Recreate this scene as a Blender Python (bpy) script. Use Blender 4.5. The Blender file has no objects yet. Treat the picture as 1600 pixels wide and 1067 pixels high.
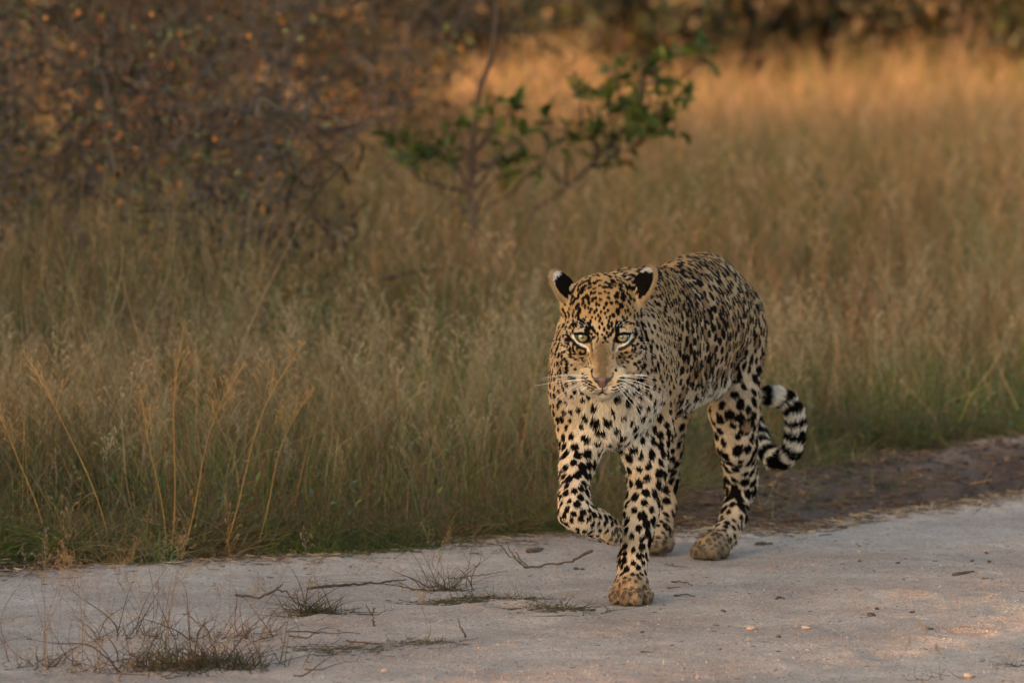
# A leopard walking along a pale sandy track at dusk, dry grass and bush behind.
import bpy, math, random
import numpy as np
from mathutils import Vector, Matrix, noise

random.seed(7); np.random.seed(7)
SC = bpy.context.scene
COL = SC.collection

# ------------------------------------------------------------------ camera
cam_data = bpy.data.cameras.new('camera')
cam = bpy.data.objects.new('camera', cam_data); COL.objects.link(cam)
SC.camera = cam
cam.location = (0.0, 0.0, 1.55)
cam_data.sensor_width = 36.0
PITCH = math.atan((533.5 + 187.0) / 10220.0)
cam.rotation_euler = (math.pi / 2 - PITCH, 0, 0)
cam_data.lens = 10220.0 / 1600.0 * 36.0 * math.cos(PITCH)
cam_data.clip_start = 0.5; cam_data.clip_end = 3000.0
cam_data.dof.use_dof = True
cam_data.dof.focus_distance = 13.84
cam_data.dof.aperture_fstop = 5.6

# ------------------------------------------------------------------ light
SUN_AZ = math.atan2(-0.66, -0.75)       # compass direction (x, y) the light comes from
SUN_EL = math.radians(7.0)
sun_dir = Vector((math.sin(SUN_AZ) * math.cos(SUN_EL), math.cos(SUN_AZ) * math.cos(SUN_EL), math.sin(SUN_EL)))
world = bpy.data.worlds.new('World'); SC.world = world
world.use_nodes = True
wn = world.node_tree; wn.nodes.clear()
w_out = wn.nodes.new('ShaderNodeOutputWorld'); w_bg = wn.nodes.new('ShaderNodeBackground')
w_sky = wn.nodes.new('ShaderNodeTexSky'); w_sky.sky_type = 'NISHITA'; w_sky.sun_disc = False
w_sky.sun_elevation = SUN_EL; w_sky.sun_rotation = SUN_AZ
w_sky.air_density = 0.8; w_sky.dust_density = 4.0; w_sky.ozone_density = 0.5
wn.links.new(w_sky.outputs[0], w_bg.inputs[0]); wn.links.new(w_bg.outputs[0], w_out.inputs[0])
w_bg.inputs[1].default_value = 0.15
sun_data = bpy.data.lights.new('sun', 'SUN'); sun = bpy.data.objects.new('sun', sun_data); COL.objects.link(sun)
sun_data.energy = 2.0; sun_data.angle = math.radians(0.8); sun_data.color = (1.0, 0.50, 0.22)
sun.rotation_euler = sun_dir.to_track_quat('Z', 'Y').to_euler()
SC.view_settings.view_transform = 'Standard'; SC.view_settings.look = 'None'
SC.view_settings.exposure = 2.1; SC.view_settings.gamma = 1.0
SC.view_settings.use_curve_mapping = False
SC.cycles.use_denoising = True
SC.cycles.max_bounces = 8; SC.cycles.transparent_max_bounces = 8

# ------------------------------------------------------------------ helpers
def tag(o, label=None, cat=None, group=None, kind=None):
    if label: o['label'] = label
    if cat: o['category'] = cat
    if group: o['group'] = group
    if kind: o['kind'] = kind
    return o

def empty(name, loc=(0, 0, 0)):
    o = bpy.data.objects.new(name, None); COL.objects.link(o); o.location = loc
    o.empty_display_size = 0.1
    return o

def mesh_from(name, verts, faces, smooth=False):
    """verts (n,3) array; faces (m,3) or (m,4) int array -> mesh datablock"""
    me = bpy.data.meshes.new(name)
    verts = np.ascontiguousarray(verts, dtype=np.float32); faces = np.ascontiguousarray(faces, dtype=np.int32)
    k = faces.shape[1]; m = len(faces)
    me.vertices.add(len(verts)); me.vertices.foreach_set('co', verts.ravel())
    me.loops.add(m * k); me.loops.foreach_set('vertex_index', faces.ravel())
    me.polygons.add(m); me.polygons.foreach_set('loop_start', np.arange(0, m * k, k, dtype=np.int32))
    me.update(calc_edges=True)
    if smooth:
        me.polygons.foreach_set('use_smooth', np.ones(m, dtype=bool))
    return me

def obj(name, me, mat=None, parent=None):
    o = bpy.data.objects.new(name, me); COL.objects.link(o)
    if mat is not None and len(me.materials) == 0: me.materials.append(mat)
    if parent is not None: o.parent = parent
    return o

def vcol(me, name, rgb):
    a = me.attributes.new(name, 'FLOAT_COLOR', 'POINT')
    c = np.ones((len(me.vertices), 4), dtype=np.float32); c[:, :3] = rgb
    a.data.foreach_set('color', c.ravel())

class NT:
    """small node-tree helper"""
    def __init__(s, name):
        s.m = bpy.data.materials.new(name); s.m.use_nodes = True; s.t = s.m.node_tree
        s.b = s.t.nodes['Principled BSDF']; s.out = s.t.nodes['Material Output']
    def n(s, typ, **kw):
        nd = s.t.nodes.new(typ)
        for k, v in kw.items():
            if k.startswith('i_'):
                key = k[2:]; key = int(key) if key.isdigit() else key
                nd.inputs[key].default_value = v
            else: setattr(nd, k, v)
        return nd
    def l(s, a, b): s.t.links.new(a, b)
    def set(s, **kw):
        for k, v in kw.items(): s.b.inputs[k.replace('_', ' ')].default_value = v
        return s

def unit(v): return v / np.maximum(np.linalg.norm(v, axis=-1, keepdims=True), 1e-9)

def vnoise(p, seed=0):
    """vectorised 3-D value noise in [-1, 1]"""
    p = np.asarray(p, dtype=np.float64); i = np.floor(p).astype(np.int64); f = p - i; f = f * f * (3 - 2 * f)
    def h(a, b, c):
        n = (a * 73856093) ^ (b * 19349663) ^ (c * 83492791) ^ (seed * 2654435761)
        n = (n ^ (n >> 13)) * 1274126177 & 0x7fffffff
        return (n % 100003) / 50001.5 - 1.0
    x, y, z = i[..., 0], i[..., 1], i[..., 2]; u, v, w = f[..., 0], f[..., 1], f[..., 2]
    def L(a, b, t): return a + (b - a) * t
    return L(L(L(h(x, y, z), h(x + 1, y, z), u), L(h(x, y + 1, z), h(x + 1, y + 1, z), u), v),
             L(L(h(x, y, z + 1), h(x + 1, y, z + 1), u), L(h(x, y + 1, z + 1), h(x + 1, y + 1, z + 1), u), v), w)

# ================================================================== THE LEOPARD
# Body as a signed distance field of blended muscles, meshed with surface nets.
FO = np.array((0.1916,13.7900,0.5879))                        # between the eyes
FW = -unit(np.array([0.0142, 1.0, -0.0712]))            # the way the face looks
FU = unit(np.cross(np.array([0, 0, 1.0]), FW))          # leopard's left = viewer's right
FV = np.cross(FW, FU)
def F(u, v, w): return FO + (u * FU + v * FV + w * FW) / 1000.0
BT = unit(np.array([0.245, 1.0, 0.0]))                  # body axis, towards the tail
BL = unit(np.cross(BT, np.array([0, 0, 1.0])))          # across the body (viewer's right)
UP = np.array([0, 0, 1.0])

# region: (flow, sideways flow, hair length m, spot spacing m, spot size m, elongation, rosette, whiteness 0..1, tan darkness 0..1)
REG = {
 'back':    (BT * 1.0 - UP * 0.12, 0, .0042, .0192, .0090, 1.2, 0.05, 0.0, 0.9),
 'flank':   (BT * 0.85 - UP * 0.5, 0, .0040, .0262, .0116, 1.15, 0.35, 0.12, 0.68),
 'loin':    (BT * 0.9 - UP * 0.4, 0, .0040, .0255, .0114, 1.15, 0.25, 0.12, 0.72),
 'belly':   (BT * 0.6 - UP * 0.8, 0, .017, .033, .0120, 1.5, 0.0, 0.80, 0.2),
 'shoulder':(BT * 0.5 - UP * 0.9, .25, .0064, .0180, .0076, 1.25, 0.0, 0.18, 0.40),
 'neck':    (BT * 0.35 - UP * 0.95, .3, .0068, .0162, .0062, 1.3, 0.0, 0.22, 0.45),
 'chest':   (-UP * 1.0 - BT * 0.1, .35, .0150, .0250, .0094, 1.0, 0.0, 0.85, 0.2),
 'arm':     (-UP * 1.0 + BT * 0.15, .1, .0080, .0205, .0104, 1.15, 0.0, 0.50, 0.32),
 'armin':   (-UP * 1.0, .0, .011, .025, .0105, 1.2, 0.0, 0.92, 0.2),
 'wrist':   (-UP * 1.0 - BT * 0.1, 0, .0070, .0160, .0080, 1.15, 0.0, 0.48, 0.38),
 'paw':     (-BT * 1.0 - UP * 0.5, 0, .0055, .0125, .0060, 1.2, 0.0, 0.20, 0.75),
 'thigh':   (BT * 0.25 - UP * 1.0, .1, .0080, .0240, .0118, 1.2, 0.10, 0.35, 0.42),
 'shin':    (-UP * 1.0 + BT * 0.2, 0, .0085, .0260, .0142, 1.2, 0.0, 0.50, 0.32),
 'meta':    (-UP * 1.0 - BT * 0.25, 0, .0068, .0165, .0080, 1.15, 0.0, 0.42, 0.42),
 'tail':    (-UP * 1.0, 0, .015, .045, .0100, 1.0, 0.0, 0.7, 0.3),
 'crown':   (FV * 0.8 - FW * 0.6, .1, .0048, .0118, .0050, 1.2, 0.0, 0.04, 0.62),
 'face':    (FV * 0.9 - FW * 0.3, .35, .0034, .0085, .0033, 1.4, 0.0, 0.15, 0.50),
 'bridge':  (FV * 1.0, .15, .0028, .030, .0003, 1.0, 0.0, 0.10, 0.60),
 'cheek':   (-FW * 0.8 - FV * 0.35, 1.0, .0080, .0125, .0048, 1.5, 0.0, 0.35, 0.30),
 'muzzle':  (-FV * 0.45 - FW * 0.5, 0.9, .0036, .040, .0003, 1.2, 0.0, 0.45, 0.3),
 'chin':    (-FV * 1.0 - FW * 0.3, 0.2, .009, .040, .0030, 1.0, 0.0, 1.0, 0.0),
 'ear':     (FV * 0.8 - FW * 0.2, .3, .0055, .050, .0003, 1.0, 0.0, 0.3, 0.4),
}
PR = []      # (kind, data, k, region, operation)
def ell(c, r, reg, k=.03, axes=None, op=1):
    PR.append(('E', (np.array(c, float), np.array(r, float), np.eye(3) if axes is None else np.array(axes, float)), k, reg, op))
def con(a, b, ra, rb, reg, k=.02, op=1):
    PR.append(('C', (np.array(a, float), np.array(b, float), ra, rb), k, reg, op))
BA = np.array([BL, BT, UP]); FA = np.array([FU, FV, FW])
def chain(pts, k=.02):
    for (a, ra, g), (b, rb, _) in zip(pts[:-1], pts[1:]): con(a, b, ra, rb, g, k)

# trunk
ell((0.4621,15.0400,0.5213), (.118, .175, .125), 'loin', .05, BA)
ell((0.4420,14.8600,0.5511), (.106, .22, .128), 'loin', .06, BA)
ell((0.3862,14.6200,0.5386), (.108, .24, .135), 'flank', .06, BA)
ell((0.3180,14.3800,0.5200), (.100, .24, .150), 'flank', .035, BA)
ell((0.4041,14.7500,0.6494), (.050, .32, .055), 'back', .06, BA)
ell((0.2328,14.1600,0.5316), (.110, .17, .165), 'shoulder', .05, BA)
ell((0.2157,14.0400,0.4551), (.098, .10, .105), 'chest', .05, BA)
ell((0.2058,14.0200,0.4018), (.060, .075, .070), 'chest', .04, BA)
ell((0.2956,14.2500,0.6339), (.062, .20, .075), 'back', .06, BA)
ell((0.3393,14.4500,0.4373), (.075, .22, .070), 'belly', .05, BA)
ell((0.4119,14.7200,0.4381), (.070, .16, .060), 'belly', .05, BA)
# neck
con((0.1955,13.9700,0.6041), (0.2175,14.1600,0.5358), .082, .112, 'neck', .05)
con((0.1952,13.9500,0.5304), (0.2132,14.0600,0.4673), .070, .092, 'chest', .05)
ell((0.1438,14.0000,0.5267), (.050, .09, .10), 'neck', .04, BA)
ell((0.2744,14.0200,0.5253), (.056, .09, .11), 'neck', .04, BA)
# shoulders
ell((0.1403,14.0600,0.4673), (.052, .085, .115), 'shoulder', .04, BA)
ell((0.3014,14.1300,0.4965), (.046, .085, .135), 'shoulder', .025, BA)
# planted foreleg (viewer's right)
chain([((0.2984,14.1200,0.4489), .058, 'shoulder'), ((0.2982,14.1100,0.3640), .048, 'arm'), ((0.2921,14.0800,0.2756), .0385, 'arm'),
       ((0.2805,14.0500,0.1931), .0325, 'arm'), ((0.2704,14.0300,0.1429), .0300, 'wrist'), ((0.2606,14.0200,0.0890), .0270, 'wrist'), ((0.2575,14.0000,0.0445), .0300, 'paw')], .022)
ell((0.2931,14.1300,0.3236), (.044, .055, .06), 'arm', .03, BA)
ell((0.2655,14.0600,0.3297), (.030, .04, .04), 'armin', .03, BA)
ell((0.2573,13.9850,0.0393), (.0350, .042, .022), 'paw', .018, BA)
for dx, dy, dz, r in ((-.0345, .022, 2, .0130), (-.0120, -.004, 1, .0142), (.0115, -.006, 1, .0142), (.0340, .018, 2, .0130)):
    a = np.array((0.2562,13.9300,0.0234)); a[2] = r - .001; a = a + np.array([dx, dy, 0]); b = a + np.array([-dx * .22, .040, .016]); con(b, a + np.array([0, .012, .007]), r * .95, r * 1.02, 'paw', .005); con(a + np.array([0, .012, .007]), a, r * 1.02, r * .97, 'paw', .004)
# lifted foreleg (viewer's left)
chain([((0.1415,14.0400,0.4414), .055, 'shoulder'), ((0.1441,14.0300,0.3598), .041, 'arm'), ((0.1368,13.9800,0.2888), .0315, 'arm'), ((0.1335,13.9200,0.2329), .0285, 'wrist'), ((0.1346,13.8950,0.2026), .0305, 'wrist'),
       ((0.1537,13.9000,0.1899), .0270, 'wrist'), ((0.1799,13.9300,0.1774), .0262, 'wrist'), ((0.2021,13.9550,0.1627), .0290, 'paw')], .020)
ell((0.1576,14.0100,0.3341), (.030, .04, .05), 'armin', .03, BA)
for dx, dy, dz in ((-1, -.028, -.006), (6, -.012, .004), (8, .008, .006), (4, .024, .0)):
    a = np.array((0.2062,13.9550,0.1572)) + np.array([dx / 730., dy, dz]); con(a, a + np.array([.009, .002, -.007]), .0155, .0140, 'paw', .006)
# hind leg planted (viewer's right)
ell((0.5108,15.0000,0.4756), (.060, .12, .135), 'thigh', .04, BA)
chain([((0.5137,15.0000,0.4536), .060, 'thigh'), ((0.5098,14.9300,0.3419), .054, 'thigh'), ((0.5167,14.9600,0.2633), .044, 'shin'), ((0.5312,15.0800,0.1748), .0345, 'shin'), ((0.5319,15.1000,0.1449), .0310, 'shin'),
       ((0.5151,15.0400,0.0887), .0265, 'meta'), ((0.4928,14.9900,0.0466), .0275, 'meta'), ((0.4740,14.9500,0.0316), .0290, 'paw')], .020)
ell((0.4587,14.9300,0.0351), (.034, .044, .0235), 'paw', .018, BA)
for dx, dy, r in ((-.0320, .012, .0130), (-.0110, -.008, .0142), (.0115, -.008, .0142), (.0320, .016, .0130)):
    a = np.array((0.4541,14.8750,0.0247)) + np.array([dx, dy, 0]); a[2] = r - .001; b = a + np.array([-dx * .2 + .004, .040, .017]); con(b, a + np.array([0, .012, .007]), r * .95, r * 1.02, 'paw', .005); con(a + np.array([0, .012, .007]), a, r * 1.02, r * .97, 'paw', .004)
# hind leg (viewer's left), heel just lifting
ell((0.4042,15.0200,0.4522), (.055, .11, .11), 'thigh', .04, BA)
chain([((0.3997,15.0200,0.4375), .056, 'thigh'), ((0.3576,14.9800,0.3202), .046, 'thigh'), ((0.3532,15.0400,0.2373), .036, 'shin'), ((0.3555,15.1400,0.1590), .0290, 'shin'),
       ((0.3516,15.1000,0.0991), .0260, 'meta'), ((0.3414,15.0400,0.0504), .0270, 'meta'), ((0.3329,14.9900,0.0290), .0290, 'paw')], .020)
for dx, dy in ((-20, .012), (-7, -.006), (7, -.006), (19, .012)):
    a = np.array((0.3292,14.9550,0.0208)) + np.array([dx / 690., dy, 0]); con(a + np.array([0.004, .03, .010]), a, .0150, .0150, 'paw', .006)
# tail
TAIL = [((0.4776,15.1600,0.6199), .036), ((0.4901,15.2700,0.5609), .028), ((0.5185,15.3600,0.4499), .022), ((0.5531,15.3600,0.3296), .0195), ((0.5801,15.3200,0.2503), .0180), ((0.5939,15.2900,0.2170), .0175),
        ((0.6126,15.2700,0.2008), .0200), ((0.6346,15.2600,0.1987), .0200), ((0.6536,15.2500,0.2175), .0198), ((0.6625,15.2500,0.2473), .0196), ((0.6655,15.2500,0.2802), .0196), ((0.6610,15.2500,0.3085), .0198),
        ((0.6476,15.2500,0.3309), .0198), ((0.6263,15.2400,0.3451), .0190), ((0.6069,15.2400,0.3481), .0175), ((0.5980,15.2400,0.3481), .0140)]
for (a, ra), (b, rb) in zip(TAIL[:-1], TAIL[1:]): con(a, b, ra, rb, 'tail', .012)
N_TAIL = len(TAIL) - 1
# head
HEAD_FROM = len(PR)
def fe(u, v, w, a, b, c, reg, k=.014, op=1, rot=None):
    ax = FA
    if rot is not None:
        R = np.array(Matrix.Rotation(math.radians(rot[1]), 3, rot[0])); ax = R.T @ FA
    ell(F(u, v, w), (a / 1000., b / 1000., c / 1000.), reg, k, ax, op)
fe(0, 44, -88, 76, 84, 82, 'crown', .02)
fe(0, 92, -95, 60, 38, 50, 'crown', .025)
fe(0, -5, -42, 66, 56, 46, 'face', .02)
con(F(0, 26, -30), F(0, -58, 20), .0320, .0290, 'bridge', .020)
con(F(0, -56, 22), F(0, -84, 37), .0265, .0225, 'bridge', .014)
for s in (-1, 1):
    fe(s * 58, -20, -62, 30, 52, 44, 'cheek', .022)
    fe(s * 48, -62, -58, 34, 36, 40, 'cheek', .020)
    fe(s * 42, 22, -12, 27, 12.5, 16, 'face', .008)
    fe(s * 40, 10.5, -3.5, 25, 8.0, 14.5, 'face', .004, 1, (Vector(FW), s * -14))
    fe(s * 25, 2, -4, 11, 22, 14, 'face', .010)
    fe(s * 46, -25, -10, 26, 13, 16, 'face', .012)
    fe(s * 25, -94, 32, 25, 21, 26, 'muzzle', .010)
    fe(s * 32, -88, 12, 22, 25, 32, 'muzzle', .010)
    fe(s * 18, -106, 36, 17, 12, 17, 'muzzle', .010)
fe(0, -118, -2, 20, 12, 22, 'chin', .010)
fe(0, -104, -14, 46, 24, 40, 'chin', .018)
# nose pad
fe(0, -93, 57, 17, 11, 10, 'bridge', .006)
fe(0, -104, 56, 8, 9, 8, 'muzzle', .005)
for s in (-1, 1):
    fe(s * 14, -91, 53, 8, 8, 9, 'bridge', .004)
# carve: eyes, nostrils, mouth line, philtrum
for s in (-1, 1):
    fe(s * 42, -3.8, 10, 14.5, 6.6, 22, 'face', .003, -1, (Vector(FW), s * -10))
    fe(s * 11, -96, 66, 4.0, 2.6, 7, 'bridge', .003, -1)
con(F(0, -103, 66), F(0, -117, 58), .0016, .0020, 'muzzle', .004, -1)
# ears: cupped shells turned back, the pale-tipped backs showing
EARS = []
for s, cu, cv, tu, tv in ((-1, -80, 103, -106, 140), (1, 86, 108, 104, 146)):
    ax_long = unit(np.array([tu - cu, tv - cv, -6.0]))
    nrm = unit(np.array([-s * .50, .62, .60])); nrm = unit(nrm - ax_long * (nrm @ ax_long))
    ax_w = np.cross(ax_long, nrm)
    M = np.array([ax_w, ax_long, nrm]) @ FA
    cc = F(cu, cv, -88)
    PR.append(('E', (cc, np.array([.031, .043, .0125]), M), .008, 'ear', 1))
    PR.append(('E', (cc - M[2] * .0105 + M[1] * .0035, np.array([.026, .040, .0145]), M), .004, 'ear', -1))
    con(F(s * 66, 62, -92), F(s * 74, 86, -92), .024, .018, 'crown', .018)
    EARS.append((cc, M))
HEAD_TO = len(PR)

def prim_d(P, pts):
    kind, D = P[0], P[1]
    if kind == 'E':
        c, r, ax = D
        q = (pts - c) @ ax.T
        k0 = np.sqrt(((q / r) ** 2).sum(-1)); k1 = np.sqrt(((q / (r * r)) ** 2).sum(-1))
        return k0 * (k0 - 1.0) / np.maximum(k1, 1e-6)
    a, b, ra, rb = D
    ab = b - a; t = np.clip(((pts - a) @ ab) / (ab @ ab), 0, 1)
    return np.linalg.norm(pts - a - t[..., None] * ab, axis=-1) - (ra + (rb - ra) * t)

def grid_axis(segs):
    out = []
    for a, b, h in segs: out.append(np.arange(a, b - h * .5, h))
    out.append([segs[-1][1]])
    return np.concatenate(out)
GX = grid_axis([(.060, .086, .0045), (.086, .318, .0020), (.318, .72, .0042)])
GY = grid_axis([(13.66, 14.02, .0020), (14.02, 14.10, .004), (14.10, 15.44, .0065)])
GZ = grid_axis([(-.008, .455, .0042), (.455, .750, .0020)])
def carve_and_mesh():
    nx, ny, nz = len(GX), len(GY), len(GZ)
    D = np.full((nx, ny, nz), 0.3, dtype=np.float32)
    for P in PR:
        if P[0] == 'E': c, r = P[1][0], P[1][1].max(); lo, hi = c - r, c + r
        else:
            a, b, ra, rb = P[1]; lo = np.minimum(a - ra, b - rb); hi = np.maximum(a + ra, b + rb)
        m = P[2] * 1.1 + .012; lo = lo - m; hi = hi + m
        i0, i1 = np.searchsorted(GX, lo[0]), np.searchsorted(GX, hi[0])
        j0, j1 = np.searchsorted(GY, lo[1]), np.searchsorted(GY, hi[1])
        k0, k1 = np.searchsorted(GZ, lo[2]), np.searchsorted(GZ, hi[2])
        if min(i1 - i0, j1 - j0, k1 - k0) < 1: continue
        pts = np.stack(np.meshgrid(GX[i0:i1], GY[j0:j1], GZ[k0:k1], indexing='ij'), -1)
        d = prim_d(P, pts).astype(np.float32); cur = D[i0:i1, j0:j1, k0:k1]; k = P[2]
        if P[4] > 0:
            h = np.maximum(k - np.abs(cur - d), 0) / k
            D[i0:i1, j0:j1, k0:k1] = np.minimum(cur, d) - h * h * k * .25
        else:
            h = np.maximum(k - np.abs(cur + d), 0) / k
            D[i0:i1, j0:j1, k0:k1] = np.maximum(cur, -d) + h * h * k * .25
    D[:, :, 0] = np.maximum(D[:, :, 0], .01)
    ins = D < 0
    s = np.zeros((nx - 1, ny - 1, nz - 1), dtype=np.uint8)
    corners = [(a, b, c) for a in (0, 1) for b in (0, 1) for c in (0, 1)]
    for a, b, c in corners: s += ins[a:nx - 1 + a, b:ny - 1 + b, c:nz - 1 + c]
    act = (s > 0) & (s < 8)
    ci, cj, ck = np.nonzero(act); n = len(ci)
    idx = np.full(act.shape, -1, dtype=np.int32); idx[ci, cj, ck] = np.arange(n)
    acc = np.zeros((n, 3)); cnt = np.zeros(n)
    for A_ in corners:
        for ax in range(3):
            if A_[ax]: continue
            B_ = list(A_); B_[ax] = 1
            da = D[ci + A_[0], cj + A_[1], ck + A_[2]]; db = D[ci + B_[0], cj + B_[1], ck + B_[2]]
            m = (da < 0) != (db < 0); t = np.where(m, da / np.where(m, da - db, 1), 0)
            pa = np.stack([GX[ci + A_[0]], GY[cj + A_[1]], GZ[ck + A_[2]]], -1)
            pb = np.stack([GX[ci + B_[0]], GY[cj + B_[1]], GZ[ck + B_[2]]], -1)
            p = pa + (pb - pa) * t[:, None]
            acc[m] += p[m]; cnt[m] += 1
    V = acc / cnt[:, None]
    faces = []
    for ax in range(3):
        o1, o2 = [(1, 2), (2, 0), (0, 1)][ax]
        sl0 = [slice(1, -1)] * 3; sl0[ax] = slice(0, -1)
        sl1 = [slice(1, -1)] * 3; sl1[ax] = slice(1, None)
        a = ins[tuple(sl0)]; b = ins[tuple(sl1)]
        e = np.argwhere(a != b)
        flip = a[e[:, 0], e[:, 1], e[:, 2]]
        e = e + np.array([0 if q == ax else 1 for q in range(3)])
        def cell(d1, d2):
            c = e.copy(); c[:, o1] += d1; c[:, o2] += d2
            return idx[c[:, 0], c[:, 1], c[:, 2]]
        q = np.stack([cell(-1, -1), cell(0, -1), cell(0, 0), cell(-1, 0)], -1)
        q[~flip] = q[~flip][:, ::-1]
        faces.append(q)
    Q = np.concatenate(faces); Q = Q[(Q >= 0).all(1)]
    # light smoothing
    E1 = np.concatenate([Q[:, [0, 1]], Q[:, [1, 2]], Q[:, [2, 3]], Q[:, [3, 0]]])
    for it in range(2):
        sm = np.zeros_like(V); ct = np.zeros(n)
        for c in range(3): sm[:, c] = np.bincount(E1[:, 0], V[E1[:, 1], c], n) + np.bincount(E1[:, 1], V[E1[:, 0], c], n)
        ct = np.bincount(E1[:, 0], minlength=n) + np.bincount(E1[:, 1], minlength=n)
        V = V * .5 + .5 * sm / np.maximum(ct, 1)[:, None]
    return V, Q
LV, LQ = carve_and_mesh()
NV = len(LV)
def vert_normals(V, Q):
    fn = np.cross(V[Q[:, 2]] - V[Q[:, 0]], V[Q[:, 3]] - V[Q[:, 1]])
    N = np.zeros_like(V)
    for c in range(4):
        for k in range(3): N[:, k] += np.bincount(Q[:, c], fn[:, k], len(V))
    return unit(N)
LN = vert_normals(LV, LQ)

# blend the region properties over the skin
names = list(REG); wsum = np.zeros(NV); flow = np.zeros((NV, 3)); prop = np.zeros((NV, 7)); tail_w = np.zeros(NV); ear_w = np.zeros(NV); head_w = np.zeros(NV); paw_w = np.zeros(NV); tail_s = np.full(NV, 9.0)
tail_best = np.full(NV, 9.0)
side = np.sign((LV - FO) @ FU); tl = 0.0; ti = 0
for ip, P in enumerate(PR):
    if P[4] < 0: continue
    d = np.abs(prim_d(P, LV)); w = np.exp(-d / .009); g = REG[P[3]]
    f = np.array(g[0])
    if HEAD_FROM <= ip < HEAD_TO:
        fl = f + np.outer(side * g[1], FU); w = w * 1.6; head_w += w
    elif P[3] == 'tail':
        a, b = P[1][0], P[1][1]; ab = b - a; L = np.linalg.norm(ab); fl = np.tile(ab / L, (NV, 1)); w = w * 1.5
        t = np.clip(((LV - a) @ ab) / (L * L), 0, 1); m = d < tail_best
        tail_s = np.where(m, tl + t * L, tail_s); tail_best = np.where(m, d, tail_best); tl += L; ti += 1
        if ti > 2: tail_w += w
    else:
        cen = P[1][0]; fl = f + np.outer(np.sign((LV - cen) @ BL) * g[1], BL)
    if P[3] == 'ear': ear_w += w
    if P[3] == 'paw': paw_w += w
    flow += fl * w[:, None]; prop += np.array(g[2:]) * w[:, None]; wsum += w
prop /= wsum[:, None]; tail_w /= wsum; ear_w /= wsum; head_w /= wsum; paw_w /= wsum
flow = unit(flow - LN * (flow * LN).sum(-1, keepdims=True)); TAIL_LEN = tl
# bellies and insides of limbs are white: skin that faces down
down = np.clip(-LN[:, 2] * 1.3 - .25, 0, 1)
prop[:, 5] = np.clip(prop[:, 5] + down * .5 * (1 - head_w), 0, 1)

# ---- coat markings: every blob is (centre, long axis, cross axis, a, b)
fl_rel = lambda p: np.stack([(p - FO) @ FU, (p - FO) @ FV, (p - FO) @ FW], -1) * 1000.0
HV = fl_rel(LV)
blobs = []; tints = []
rng = np.random.default_rng(11)
def frame(i):
    n = LN[i]; u = flow[i]; return u, np.cross(n, u), n
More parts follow.
